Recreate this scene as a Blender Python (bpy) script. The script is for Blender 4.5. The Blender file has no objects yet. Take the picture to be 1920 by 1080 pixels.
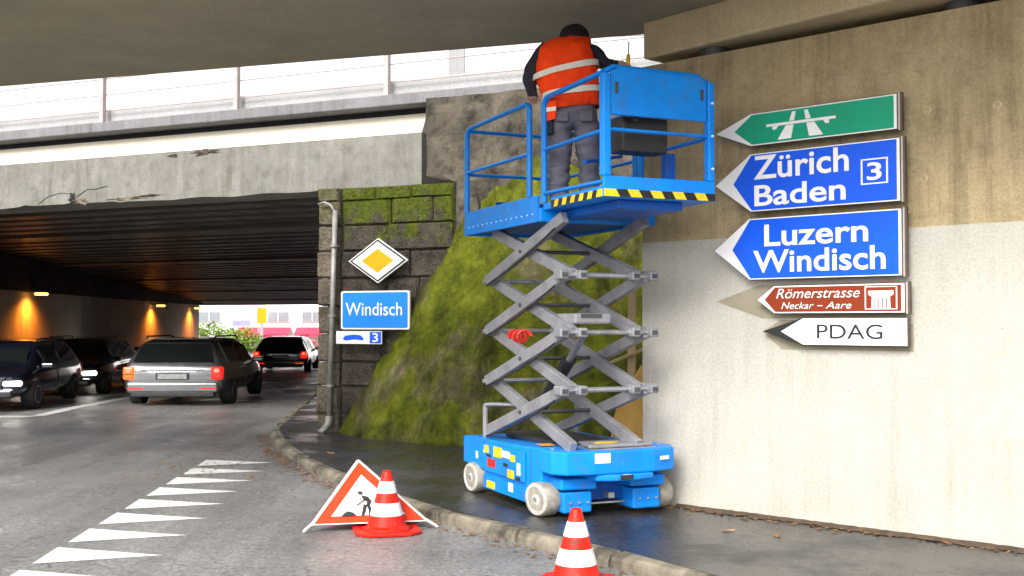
import bpy, bmesh, math, random
from mathutils import Vector, Matrix, noise
R = math.radians
random.seed(7)
scene = bpy.context.scene
C = scene.collection
KX, KZ = 1.15, 0.8625          # authored metres to scene metres: plan and heights

# ------------------------------------------------------------------ camera, sky, sun, exposure
cam_d = bpy.data.cameras.new('camera'); cam = bpy.data.objects.new('camera', cam_d); C.objects.link(cam)
cam_d.sensor_fit = 'HORIZONTAL'; cam_d.sensor_width = 36; cam_d.lens = 40.0
cam_d.clip_start = 0.05; cam_d.clip_end = 2000
cam.location = (0, 0, 2.0*KZ); cam.rotation_euler = (R(90+1.745), 0, 0)
scene.camera = cam

SUN_EL, SUN_AZ = 38.0, 205.0   # azimuth of the sun from +Y, clockwise seen from above
world = bpy.data.worlds.new('World'); scene.world = world; world.use_nodes = True
wn = world.node_tree; wn.nodes.clear()
sky = wn.nodes.new('ShaderNodeTexSky'); sky.sky_type = 'NISHITA'; sky.sun_disc = False
sky.sun_elevation = R(SUN_EL); sky.sun_rotation = R(SUN_AZ)
sky.air_density = 1.0; sky.dust_density = 3.0; sky.ozone_density = 1.0
hs = wn.nodes.new('ShaderNodeHueSaturation'); hs.inputs['Saturation'].default_value = 0.12
bg = wn.nodes.new('ShaderNodeBackground'); bg.inputs['Strength'].default_value = 0.15
wo = wn.nodes.new('ShaderNodeOutputWorld')
wn.links.new(sky.outputs[0], hs.inputs['Color']); wn.links.new(hs.outputs[0], bg.inputs['Color']); wn.links.new(bg.outputs[0], wo.inputs[0])

sun_d = bpy.data.lights.new('sun', 'SUN'); sun_d.energy = 1.5; sun_d.angle = R(24); sun_d.color = (1, .965, .92)
sun = bpy.data.objects.new('sun', sun_d); C.objects.link(sun)
_az, _el = R(SUN_AZ), R(SUN_EL)
_dir = Vector((math.sin(_az)*math.cos(_el), math.cos(_az)*math.cos(_el), math.sin(_el)))
sun.rotation_euler = _dir.to_track_quat('Z', 'Y').to_euler()
sun.location = (0, -10, 30)

scene.view_settings.view_transform = 'Standard'; scene.view_settings.look = 'None'
scene.view_settings.gamma = 1; scene.view_settings.exposure = 1.15
try: scene.view_settings.use_curve_mapping = False
except Exception: pass
scene.render.engine = 'CYCLES'
scene.cycles.max_bounces = 8; scene.cycles.diffuse_bounces = 5; scene.cycles.glossy_bounces = 4
scene.cycles.use_denoising = True
scene.cycles.sample_clamp_indirect = 6

# ------------------------------------------------------------------ materials
M = {}
def nn(t, kind, **kw):
    n = t.nodes.new(kind)
    for k, v in kw.items(): setattr(n, k, v)
    return n
def ramp(t, fac, stops):
    r = nn(t, 'ShaderNodeValToRGB'); e = r.color_ramp.elements
    while len(e) < len(stops): e.new(0.5)
    for q, (p, c) in zip(e, stops):
        q.position = p; q.color = (c, c, c, 1) if isinstance(c, (int, float)) else (*c, 1)
    t.links.new(fac, r.inputs[0]); return r.outputs[0]
def mixc(t, a, b, f, mode='MIX'):
    m = nn(t, 'ShaderNodeMix', data_type='RGBA', blend_type=mode)
    for i, v in ((6, a), (7, b), (0, f)):
        if isinstance(v, (int, float)): m.inputs[i].default_value = v
        elif isinstance(v, tuple): m.inputs[i].default_value = (*v, 1)
        else: t.links.new(v, m.inputs[i])
    return m.outputs[2]
def coords(t, stretch=(1, 1, 1), rot=0.0):
    tc = nn(t, 'ShaderNodeTexCoord'); mp = nn(t, 'ShaderNodeMapping')
    mp.inputs['Scale'].default_value = stretch; mp.inputs['Rotation'].default_value = (0, 0, rot)
    t.links.new(tc.outputs['Object'], mp.inputs[0]); return mp.outputs[0]
def noise_t(t, vec, scale, detail=6, rough=.6):
    n = nn(t, 'ShaderNodeTexNoise'); n.inputs['Scale'].default_value = scale
    n.inputs['Detail'].default_value = detail; n.inputs['Roughness'].default_value = rough
    t.links.new(vec, n.inputs['Vector']); return n.outputs[0]
def new(name):
    m = bpy.data.materials.new(name); m.use_nodes = True; t = m.node_tree
    b = t.nodes['Principled BSDF']; M[name] = m; return m, t, b
def setv(t, b, key, v):
    if isinstance(v, (int, float)): b.inputs[key].default_value = v
    elif isinstance(v, tuple): b.inputs[key].default_value = (*v, 1)
    else: t.links.new(v, b.inputs[key])
def bumpn(t, b, h, strength, dist=.01):
    u = nn(t, 'ShaderNodeBump'); u.inputs['Strength'].default_value = strength; u.inputs['Distance'].default_value = dist
    t.links.new(h, u.inputs['Height']); t.links.new(u.outputs[0], b.inputs['Normal'])
def pm(name, c1, c2=None, scale=6, rough=.55, rvar=.12, metal=0, bump=.15, bscale=80, stretch=(1, 1, 1), lo=.35, hi=.65, spec=.5, grime=0, gcol=(.09, .075, .06)):
    m, t, b = new(name); v = coords(t, stretch)
    n = noise_t(t, v, scale)
    col = ramp(t, n, [(lo, c1), (hi, c2 or tuple(x*.8 for x in c1))])
    if grime:
        g1 = ramp(t, noise_t(t, v, 5.5, 9, .78), [(.50, 0.0), (.72, grime)]); g2 = ramp(t, noise_t(t, coords(t, (30, 30, 4)), 1.3, 7, .8), [(.60, 0.0), (.70, grime*.9)])
        col = mixc(t, mixc(t, col, gcol, g1), tuple(min(1, .25*x+.22) for x in c1), g2)
    setv(t, b, 'Base Color', col)
    setv(t, b, 'Roughness', ramp(t, noise_t(t, v, scale*2.3), [(.3, max(0, rough-rvar)), (.7, min(1, rough+rvar))]))
    b.inputs['Metallic'].default_value = metal; b.inputs['Specular IOR Level'].default_value = spec
    if bump: bumpn(t, b, noise_t(t, v, bscale, 3), bump, .004)
    return m
def emit(name, col, strength, base=(.1, .1, .1)):
    m, t, b = new(name); setv(t, b, 'Base Color', base); setv(t, b, 'Emission Color', col); b.inputs['Emission Strength'].default_value = strength
    b.inputs['Roughness'].default_value = .2; return m

# wall: bare board-marked concrete, tan
def concrete(name, c1, c2, stain, streak=.5, pits=.5, bscale=40, bump=.35, board=0, boardrot=0, rough=.85, sf=1.0, blotch=0.0):
    m, t, b = new(name); v = coords(t)
    base = ramp(t, noise_t(t, v, 1.6, 8, .65), [(.3, c1), (.7, c2)])
    vs = coords(t, (3.2*sf, 3.2*sf, .22)); s0 = ramp(t, noise_t(t, vs, 3.0, 6, .7), [(.42, 0.0), (.72, 1.0)])
    sm = nn(t, 'ShaderNodeMath', operation='MULTIPLY'); t.links.new(s0, sm.inputs[0]); t.links.new(ramp(t, noise_t(t, v, .9, 4, .6), [(.38, 0.15), (.6, 1.0)]), sm.inputs[1]); s = sm.outputs[0]
    if blotch: base = mixc(t, base, stain, mixc(t, 0.0 if False else (0., 0., 0.), ramp(t, noise_t(t, v, 4.2, 8, .72), [(.48, 0.0), (.66, 1.0)]), blotch))
    m1 = nn(t, 'ShaderNodeMath', operation='MULTIPLY'); t.links.new(s, m1.inputs[0]); m1.inputs[1].default_value = streak
    col = mixc(t, base, stain, m1.outputs[0])
    fine = ramp(t, noise_t(t, v, 45, 4, .7), [(.3, .8), (.7, 1.12)])
    col = mixc(t, col, fine, 1.0, 'MULTIPLY')
    vo = nn(t, 'ShaderNodeTexVoronoi'); vo.inputs['Scale'].default_value = 9; t.links.new(v, vo.inputs['Vector'])
    pit = ramp(t, vo.outputs['Distance'], [(.035, 1.0), (.075, 0.0)])
    gate = ramp(t, noise_t(t, v, 3.1, 2), [(.5, 0.0), (.6, 1.0)])
    pm_ = nn(t, 'ShaderNodeMath', operation='MULTIPLY'); t.links.new(pit, pm_.inputs[0]); t.links.new(gate, pm_.inputs[1])
    pm2 = nn(t, 'ShaderNodeMath', operation='MULTIPLY'); t.links.new(pm_.outputs[0], pm2.inputs[0]); pm2.inputs[1].default_value = pits
    col = mixc(t, col, tuple(x*.25 for x in c1), pm2.outputs[0])
    setv(t, b, 'Base Color', col); b.inputs['Roughness'].default_value = rough; b.inputs['Specular IOR Level'].default_value = .25
    h = noise_t(t, v, bscale, 5, .6)
    if board:
        vb = coords(t, (.25, board, 1), boardrot); hb = noise_t(t, vb, 1.0, 4, .6)
        ad = nn(t, 'ShaderNodeMath', operation='ADD'); t.links.new(h, ad.inputs[0]); t.links.new(hb, ad.inputs[1]); h = ad.outputs[0]
    sb = nn(t, 'ShaderNodeMath', operation='SUBTRACT'); t.links.new(h, sb.inputs[0]); t.links.new(pm_.outputs[0], sb.inputs[1])
    bumpn(t, b, sb.outputs[0], bump, .02)
    return m
concrete('bare_concrete', (.47, .375, .215), (.35, .275, .155), (.15, .112, .06), .75, 1.0, 40, .55, blotch=.4)
concrete('cream_paint', (.50, .472, .415), (.44, .415, .36), (.33, .30, .245), .55, .55, 60, .15, rough=.6, blotch=.16)
concrete('soffit_concrete', (.40, .345, .245), (.31, .27, .19), (.2, .17, .12), .25, .3, 20, .2, 7, R(18))
concrete('cap_concrete', (.60, .49, .30), (.50, .40, .24), (.19, .15, .1), .3, .4)
concrete('fascia_concrete', (.27, .26, .23), (.18, .174, .15), (.11, .105, .08), .9, .8, 24, .5, sf=.5, blotch=.6)
concrete('fascia_band', (.66, .60, .50), (.56, .51, .42), (.5, .45, .37), .2, .1, 40, .15)
concrete('parapet_concrete', (.40, .395, .39), (.34, .335, .335), (.24, .24, .24), .3, .2)
concrete('cornice_concrete', (.24, .235, .24), (.17, .165, .17), (.08, .08, .08), .7, .2, 30, .5)
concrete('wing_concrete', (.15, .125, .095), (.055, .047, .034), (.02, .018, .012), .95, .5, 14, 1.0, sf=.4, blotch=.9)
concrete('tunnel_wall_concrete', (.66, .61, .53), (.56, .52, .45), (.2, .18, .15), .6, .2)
pm('dark_concrete', (.045, .036, .030), (.025, .02, .017), 2, .9, bump=.3, spec=.2)  # near-black concrete; on the tunnel wall head this colour stands in for shade
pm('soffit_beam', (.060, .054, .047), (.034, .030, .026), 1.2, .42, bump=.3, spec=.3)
pm('gap_dark', (.02, .02, .02), None, 3, .9)
# asphalt
def asphalt(name, c1, c2, r1, r2, spec=.5, bump=.5):
    m, t, b = new(name); v = coords(t)
    big = noise_t(t, v, .55, 5, .6); fine = noise_t(t, v, 30, 5, .85); mid = noise_t(t, v, 13, 6, .7)
    col = ramp(t, big, [(.35, c1), (.65, c2)])
    col = mixc(t, col, ramp(t, fine, [(.30, .22), (.5, 1.0), (.70, 2.2)]), 1.0, 'MULTIPLY')
    col = mixc(t, col, ramp(t, mid, [(.3, .72), (.7, 1.3)]), 1.0, 'MULTIPLY')
    vo = nn(t, 'ShaderNodeTexVoronoi', feature='DISTANCE_TO_EDGE'); vo.inputs['Scale'].default_value = .42
    nz = nn(t, 'ShaderNodeVectorMath', operation='ADD'); nv = nn(t, 'ShaderNodeTexNoise'); nv.inputs['Scale'].default_value = 2.2; t.links.new(v, nv.inputs['Vector'])
    t.links.new(v, nz.inputs[0]); t.links.new(nv.outputs[1], nz.inputs[1]); t.links.new(nz.outputs[0], vo.inputs['Vector'])
    crack = ramp(t, vo.outputs['Distance'], [(.0, .45), (.006, 1.0)])
    col = mixc(t, col, crack, .9, 'MULTIPLY')
    trk = noise_t(t, coords(t, (1.5, .12, 1)), 1.0, 5, .65); col = mixc(t, col, ramp(t, trk, [(.36, .68), (.6, 1.12)]), .8, 'MULTIPLY')
    setv(t, b, 'Base Color', col)
    setv(t, b, 'Roughness', ramp(t, noise_t(t, v, 1.1, 6, .65), [(.38, r1), (.62, r2)]))
    b.inputs['Specular IOR Level'].default_value = spec
    bumpn(t, b, fine, bump, .012); return m
asphalt('road_asphalt', (.275, .268, .258), (.165, .161, .155), .26, .50, .6, .6)
asphalt('pavement_asphalt', (.030, .029, .029), (.055, .052, .048), .10, .48, .55, .3)
pm('ground_dirt', (.12, .11, .09), (.08, .08, .06), 1, .9)
m, t, b = new('road_paint'); v = coords(t)
wear = ramp(t, noise_t(t, v, 26, 8, .8), [(.60, 0.0), (.68, .85)]); w2 = ramp(t, noise_t(t, v, 3.5, 6, .7), [(.3, (.80, .80, .77)), (.7, (.60, .595, .57))])
setv(t, b, 'Base Color', mixc(t, w2, (.2, .195, .19), wear)); b.inputs['Roughness'].default_value = .6; bumpn(t, b, noise_t(t, v, 42, 4, .8), .4, .008)
pm('granite_kerb', (.27, .235, .175), (.06, .052, .036), 4.2, .8, bump=.7, bscale=45)
def stone_mat(name, c1, c2, moss):
    m, t, b = new(name); v = coords(t); n1 = noise_t(t, v, 3.5, 8, .7); n2 = noise_t(t, v, 28, 4, .7)
    col = ramp(t, n1, [(.32, c2), (.66, c1)]); col = mixc(t, col, ramp(t, n2, [(.3, .55), (.7, 1.4)]), .8, 'MULTIPLY')
    sp = nn(t, 'ShaderNodeSeparateXYZ'); t.links.new(v, sp.inputs[0])
    g = nn(t, 'ShaderNodeMapRange'); g.inputs['From Min'].default_value = 2.2; g.inputs['From Max'].default_value = 3.6; g.inputs['To Min'].default_value = -.18; g.inputs['To Max'].default_value = .16; t.links.new(sp.outputs[2], g.inputs[0])
    ad = nn(t, 'ShaderNodeMath', operation='ADD'); t.links.new(noise_t(t, v, 2.4, 8, .72), ad.inputs[0]); t.links.new(g.outputs[0], ad.inputs[1])
    mk = nn(t, 'ShaderNodeMath', operation='MULTIPLY'); t.links.new(ramp(t, ad.outputs[0], [(.50, 0.0), (.60, 1.0)]), mk.inputs[0]); mk.inputs[1].default_value = moss
    mc = ramp(t, noise_t(t, v, 14, 6, .75), [(.3, (.025, .035, .004)), (.55, (.10, .125, .008)), (.75, (.19, .21, .02))])
    setv(t, b, 'Base Color', mixc(t, col, mc, mk.outputs[0])); b.inputs['Roughness'].default_value = .92; b.inputs['Specular IOR Level'].default_value = .2
    h = nn(t, 'ShaderNodeMath', operation='ADD'); t.links.new(n1, h.inputs[0]); t.links.new(n2, h.inputs[1]); bumpn(t, b, h.outputs[0], 1.0, .05)
stone_mat('pier_stone', (.115, .095, .075), (.032, .027, .021), .95); stone_mat('pier_stone_light', (.25, .21, .155), (.085, .07, .05), .35)
pm('mortar', (.07, .06, .05), None, 8, .95)
# mossy slope
m, t, b = new('mossy_rock'); v = coords(t)
n1 = noise_t(t, v, .8, 9, .66); n2 = noise_t(t, v, 2.3, 10, .74); n3 = noise_t(t, v, 22, 6, .75); n4 = noise_t(t, coords(t, (1, 1, .35)), 1.7, 7, .7)
moss = ramp(t, n2, [(.28, (.018, .024, .003)), (.43, (.060, .072, .004)), (.57, (.115, .125, .006)), (.76, (.23, .22, .045))])
rock = ramp(t, n2, [(.30, (.03, .022, .014)), (.5, (.10, .078, .05)), (.72, (.27, .22, .15))])
col = mixc(t, moss, rock, ramp(t, n1, [(.54, 0.0), (.66, .8)]))
col = mixc(t, col, ramp(t, n4, [(.36, .22), (.5, .95), (.7, 1.4)]), .9, 'MULTIPLY')
col = mixc(t, col, ramp(t, n3, [(.28, .6), (.5, 1.0), (.72, 1.4)]), .8, 'MULTIPLY')
setv(t, b, 'Base Color', col); b.inputs['Roughness'].default_value = .9; b.inputs['Specular IOR Level'].default_value = .2
ad = nn(t, 'ShaderNodeMath', operation='ADD'); t.links.new(n2, ad.inputs[0]); t.links.new(n3, ad.inputs[1]); bumpn(t, b, ad.outputs[0], .8, .022)
# paint and sign sheets
pm('lift_blue', (.003, .25, .80), (.003, .21, .72), 2.5, .34, .06, bump=.03, spec=.25, grime=0.45)
pm('lift_blue_dark', (.004, .12, .50), (.003, .09, .42), 2.5, .4, .06, bump=.03, spec=.25, grime=0.45)
pm('arm_grey', (.30, .30, .32), (.22, .22, .24), 5, .36, .08, .15, bump=.05, grime=0.6)
pm('steel', (.55, .55, .56), (.42, .42, .43), 8, .35, .1, .7, bump=.05, grime=0.5)
pm('pin_dark', (.06, .06, .065), None, 8, .5)
pm('rubber_grey', (.62, .60, .56), (.42, .39, .34), 9, .8, bump=.4, grime=0.7)
pm('rubber_tread', (.36, .33, .28), (.22, .2, .16), 12, .85, bump=.6)
pm('rubber_black', (.02, .02, .02), None, 10, .75)
pm('black_plastic', (.018, .018, .02), (.03, .03, .032), 8, .5)
pm('decal_yellow', (.85, .62, .01), None, 30, .5, bump=0, grime=0.5)
pm('decal_red', (.75, .02, .015), None, 30, .5, bump=0, grime=0.4)
pm('decal_white', (.82, .83, .84), (.7, .71, .72), 30, .5, bump=0, grime=0.4)
pm('decal_orange', (.85, .33, .03), None, 30, .5, bump=0)
pm('sign_white', (.84, .83, .81), (.79, .78, .76), 3, .4, .06, bump=.02, grime=0.1)
pm('sign_blue', (.003, .10, .76), (.003, .085, .70), 2, .4, .06, bump=.02, spec=.25, grime=0.12)
pm('sign_blue_light', (.01, .23, .80), (.01, .2, .74), 2, .4, .06, bump=.02, spec=.25)
pm('sign_green', (.003, .33, .185), (.003, .29, .155), 2, .4, .06, bump=.02, spec=.25, grime=0.12)
pm('sign_brown', (.25, .032, .006), (.21, .027, .005), 2, .4, .06, bump=.02, spec=.25)
pm('sign_yellow', (.80, .34, .003), (.74, .30, .003), 2, .4, .06, bump=.02, spec=.25)
pm('sign_black', (.012, .012, .012), None, 6, .45, bump=.02)
pm('sign_edge', (.12, .085, .065), (.08, .06, .05), 6, .5, .1, .3, bump=.1)
pm('sign_edge_pale', (.5, .46, .42), (.42, .39, .35), 6, .5, .1, .3, bump=.1)
pm('patch_grey', (.30, .265, .19), (.235, .205, .145), 5, .8, bump=.4)
pm('cone_red', (.80, .016, .004), (.70, .012, .003), 7, .45, bump=.08, spec=.25, grime=0.45)
pm('cone_white', (.86, .86, .86), (.72, .72, .72), 9, .45, bump=.05, grime=0.55)
pm('tri_orange', (.80, .042, .003), (.70, .035, .002), 7, .5, bump=.1, spec=.25, grime=0.35)
pm('pipe_zinc', (.34, .33, .31), (.20, .19, .18), 6, .5, .1, .3)
pm('rail_brown', (.46, .38, .36), (.36, .29, .28), 6, .6)
pm('board_tan', (.85, .52, .15), (.70, .38, .08), 7, .75, bump=.6, stretch=(1, 1, .4))
pm('timber', (.48, .36, .2), (.36, .26, .14), 8, .8, stretch=(1, 1, .2))
pm('leaf_brown', (.30, .14, .04), (.16, .08, .03), 9, .8)
pm('soil', (.10, .065, .04), (.045, .032, .02), 12, .95, bump=1.0, bscale=40)
pm('leaf_tan', (.5, .30, .12), None, 9, .8)
# cloth, skin
pm('vest_orange', (1.0, .07, .003), (.92, .045, .002), 9, .75, bump=.6, bscale=25, spec=.25)
pm('vest_band', (.80, .78, .68), (.70, .66, .56), 20, .35)
pm('trouser_grey', (.18, .172, .205), (.12, .115, .145), 7, .9, bump=.9, bscale=22)
pm('jacket_dark', (.014, .014, .024), (.022, .022, .034), 9, .85, bump=.5, bscale=30)
pm('skin', (.55, .33, .24), None, 12, .55)
pm('cap_black', (.012, .010, .012), None, 14, .9, bump=.5)
pm('boot_dark', (.03, .025, .02), None, 14, .7)
# vehicles
pm('car_silver', (.17, .17, .175), (.15, .15, .155), 2, .22, .04, .7, bump=0)
pm('car_black', (.008, .010, .013), None, 2, .1, .03, 0, bump=0)
pm('car_blue_black', (.008, .010, .020), None, 2, .1, .03, 0, bump=0)
pm('car_red', (.55, .015, .02), None, 2, .3, .04, 0, bump=0)
pm('car_glass', (.012, .015, .016), None, 2, .06, .02, 0, bump=0)
pm('chrome', (.7, .7, .7), None, 4, .2, .05, 1, bump=0)
pm('plate_white', (.42, .42, .41), (.26, .26, .26), 14, .4, bump=0)
emit('tail_light', (1, .008, .003), .75, (.4, .003, .002)); emit('tail_light_amber', (1, .12, .005), .9, (.4, .03, .005))
emit('tail_core', (1, .10, .05), 2.0, (.5, .02, .01)); emit('head_light', (1, .95, .85), 7.0, (.8, .8, .8)); emit('tunnel_lamp', (1, .42, .06), 4.0, (.8, .5, .2))
for nme in ('car_silver', 'car_black', 'car_blue_black', 'car_red'):
    pb = M[nme].node_tree.nodes['Principled BSDF']; pb.inputs['Coat Weight'].default_value = .8; pb.inputs['Coat Roughness'].default_value = .05
# far side of the tunnel
pm('facade_white', (.86, .85, .82), (.82, .81, .78), 1, .8)
pm('window_glass', (.22, .24, .26), (.30, .32, .34), .6, .15, bump=0)
pm('hoarding_pink', (.84, .52, .66), (.78, .48, .6), 2, .6)
pm('hoarding_blue', (.30, .30, .55), None, 2, .6)
pm('awning_red', (.80, .04, .09), (.66, .03, .08), 3, .7)
pm('bark', (.09, .07, .05), None, 10, .9)
pm('leaf_green', (.22, .32, .03), (.13, .22, .02), 3, .7, bump=0)

# ------------------------------------------------------------------ mesh helpers
class MB:
    def __init__(s): s.v = []; s.f = []
    def add(s, vs, fs):
        o = len(s.v); s.v += [tuple(p) for p in vs]; s.f += [tuple(i+o for i in f) for f in fs]; return s
    def box(s, x0, x1, y0, y1, z0, z1, mat=None):
        vs = [(x, y, z) for z in (z0, z1) for y in (y0, y1) for x in (x0, x1)]
        if mat is not None: vs = [mat @ Vector(p) for p in vs]
        return s.add(vs, [(0, 2, 3, 1), (4, 5, 7, 6), (0, 1, 5, 4), (2, 6, 7, 3), (0, 4, 6, 2), (1, 3, 7, 5)])
    def beam(s, p, q, w, h, up=(0, 0, 1)):
        p, q = Vector(p), Vector(q); d = (q-p).normalized(); u = Vector(up)
        side = d.cross(u).normalized(); u = side.cross(d).normalized()
        vs = [e + side*a*w/2 + u*c*h/2 for e in (p, q) for a, c in ((-1, -1), (1, -1), (1, 1), (-1, 1))]
        return s.add(vs, [(3, 2, 1, 0), (4, 5, 6, 7), (0, 1, 5, 4), (1, 2, 6, 5), (2, 3, 7, 6), (3, 0, 4, 7)])
    def cyl(s, p, q, r, r2=None, n=16):
        p, q = Vector(p), Vector(q); d = (q-p).normalized(); r2 = r if r2 is None else r2
        a = d.orthogonal().normalized(); c = d.cross(a)
        vs = [p + (a*math.cos(2*math.pi*i/n) + c*math.sin(2*math.pi*i/n))*r for i in range(n)]
        vs += [q + (a*math.cos(2*math.pi*i/n) + c*math.sin(2*math.pi*i/n))*r2 for i in range(n)]
        fs = [(i, (i+1) % n, n+(i+1) % n, n+i) for i in range(n)] + [tuple(range(n))[::-1], tuple(range(n, 2*n))]
        return s.add(vs, fs)
    def tube(s, pts, r, n=10):
        pts = [Vector(p) for p in pts]; rings = []; prev = None
        for i, p in enumerate(pts):
            d = (pts[min(i+1, len(pts)-1)] - pts[max(i-1, 0)]).normalized()
            a = d.orthogonal().normalized() if prev is None else (prev - d*prev.dot(d)).normalized()
            prev = a; c = d.cross(a)
            rings.append([p + (a*math.cos(2*math.pi*k/n) + c*math.sin(2*math.pi*k/n))*r for k in range(n)])
        return s.loft(rings)
    def loft(s, rings, closed=True, caps=True):
        n = len(rings[0]); vs = [p for r in rings for p in r]; fs = []
        for i in range(len(rings)-1):
            for k in range(n if closed else n-1):
                fs.append((i*n+k, i*n+(k+1) % n, (i+1)*n+(k+1) % n, (i+1)*n+k))
        if caps and closed: fs += [tuple(range(n))[::-1], tuple(range((len(rings)-1)*n, len(rings)*n))]
        return s.add(vs, fs)
    def plate(s, poly, y0, y1):            # polygon in local xz, counter-clockwise seen from the front (-y); thick from y0 (front) to y1
        n = len(poly); vs = [(x, y0, z) for x, z in poly] + [(x, y1, z) for x, z in poly]
        fs = [tuple(range(n)), tuple(range(n, 2*n))[::-1]] + [(i, n+i, n+(i+1) % n, (i+1) % n) for i in range(n)]
        return s.add(vs, fs)
    def slab(s, poly, z0, z1):             # polygon in xy, counter-clockwise from above
        n = len(poly); vs = [(x, y, z1) for x, y in poly] + [(x, y, z0) for x, y in poly]
        fs = [tuple(range(n)), tuple(range(n, 2*n))[::-1]] + [((i+1) % n, i, n+i, n+(i+1) % n) for i in range(n)]
        return s.add(vs, fs)
    def mesh(s, name):
        me = bpy.data.meshes.new(name); me.from_pydata([(x*KX, y*KX, z*KZ) for x, y, z in s.v], [], s.f); me.update(); return me
    def build(s, name, mat, parent=None, smooth=False, bevel=0, sub=0, fix=True):
        me = s.mesh(name)
        if fix:
            bm = bmesh.new(); bm.from_mesh(me); bmesh.ops.recalc_face_normals(bm, faces=bm.faces); bm.to_mesh(me); bm.free()
        me.materials.append(M[mat])
        if smooth: me.shade_smooth()
        o = bpy.data.objects.new(name, me); C.objects.link(o); o.parent = parent
        if bevel:
            md = o.modifiers.new('bevel', 'BEVEL'); md.width = bevel; md.segments = 2; md.limit_method = 'ANGLE'; md.angle_limit = R(40)
        if sub:
            md = o.modifiers.new('sub', 'SUBSURF'); md.levels = sub; md.render_levels = sub
        return o
def tag(o, label=None, cat=None, group=None, kind=None):
    for k, v in (('label', label), ('category', cat), ('group', group), ('kind', kind)):
        if v: o[k] = v
    return o
def thing(name, label, cat, loc=(0, 0, 0), rz=0, group=None):
    o = bpy.data.objects.new(name, None); C.objects.link(o); o.empty_display_size = .2
    o.location = (loc[0]*KX, loc[1]*KX, loc[2]*KZ); o.rotation_euler = (0, 0, rz); return tag(o, label, cat, group)
def sharp(o, ang=35):
    o.data.shade_smooth()
    try: o.data.set_sharp_from_angle(angle=R(ang))
    except Exception: pass
    return o
def copy_tree(o, parent=None):
    c = o.copy(); C.objects.link(c); c.parent = parent
    for ch in list(o.children): copy_tree(ch, c)
    return c
def text_part(s, mat, parent, box, y, name='lettering', shear=0, bold=0.0, depth=.004):
    """flat lettering filling box=(x0,x1,z0,z1) on the plane y of the parent, facing -y"""
    cu = bpy.data.curves.new('t', 'FONT'); cu.body = s; cu.shear = shear; cu.offset = bold; cu.resolution_u = 4
    to = bpy.data.objects.new('t', cu); C.objects.link(to)
    dg = bpy.context.evaluated_depsgraph_get(); me = bpy.data.meshes.new_from_object(to.evaluated_get(dg))
    vs = [v.co.copy() for v in me.vertices]; fs = [tuple(p.vertices) for p in me.polygons]
    C.objects.unlink(to); bpy.data.objects.remove(to); bpy.data.curves.remove(cu); bpy.data.meshes.remove(me)
    xa, xb = min(v.x for v in vs), max(v.x for v in vs); ya, yb = min(v.y for v in vs), max(v.y for v in vs)
    x0, x1, z0, z1 = box
    b = MB(); b.add([(x0+(v.x-xa)/(xb-xa)*(x1-x0), y, z0+(v.y-ya)/(yb-ya)*(z1-z0)) for v in vs], fs)
    return b.build(name, mat, parent, fix=False)

# ------------------------------------------------------------------ setting: ground, road, pavement
def gz(y): return -max(0, min(y, 50)-20)*.0167
def sheet(x0, x1, ys, dz, name, mat):
    b = MB(); vs = []; fs = []
    for y in ys: vs += [(x0, y, gz(y)+dz), (x1, y, gz(y)+dz)]
    for i in range(len(ys)-1): fs.append((2*i, 2*i+1, 2*i+3, 2*i+2))
    b.add(vs, fs); return b.build(name, mat, fix=False)
tag(sheet(-400, 400, [-300, 20, 50, 700], -.03, 'ground', 'ground_dirt'), kind='structure')
road = sheet(-40, 12, [-60, 20, 50, 95], 0, 'road', 'road_asphalt'); tag(road, kind='structure')

KP = [(-6.9, 50.0), (-5.35, 35.0), (-4.053, 23.42), (-3.56, 18.35), (-3.22, 15.3), (-3.07, 14.5), (-2.75, 13.39), (-2.26, 12.13), (-1.876, 11.17), (-1.554, 10.41),
      (-1.165, 9.61), (-.75, 8.94), (-.432, 8.43), (0, 7.84), (.343, 7.375), (.758, 6.79), (1.014, 6.41), (1.9, 5.1), (3.2, 3.2), (4.5, 1.2)]
PH = .12
b = MB()
def inner(i, w):
    a = Vector(KP[max(i-1, 0)]); c = Vector(KP[min(i+1, len(KP)-1)]); d = (c-a).normalized(); n = Vector((-d.y, d.x)); return Vector(KP[i]) + n*w
inn = [inner(i, .10) for i in range(len(KP))]
i0 = 3
tv = []; tf = []
for i in range(i0+1):
    p = inn[i]; tv += [(p.x, p.y, gz(p.y)+PH), (p.x+9, p.y, gz(p.y)+PH)]
for i in range(i0): tf.append((2*i+1, 2*i, 2*i+2, 2*i+3))
b.add(tv, tf)
poly = [(p.x, p.y) for p in inn[i0:]] + [(12, 1.2), (12, inn[i0].y)]
b.slab(poly, -.05, PH)
pav = b.build('pavement', 'pavement_asphalt'); tag(pav, kind='structure')

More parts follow.
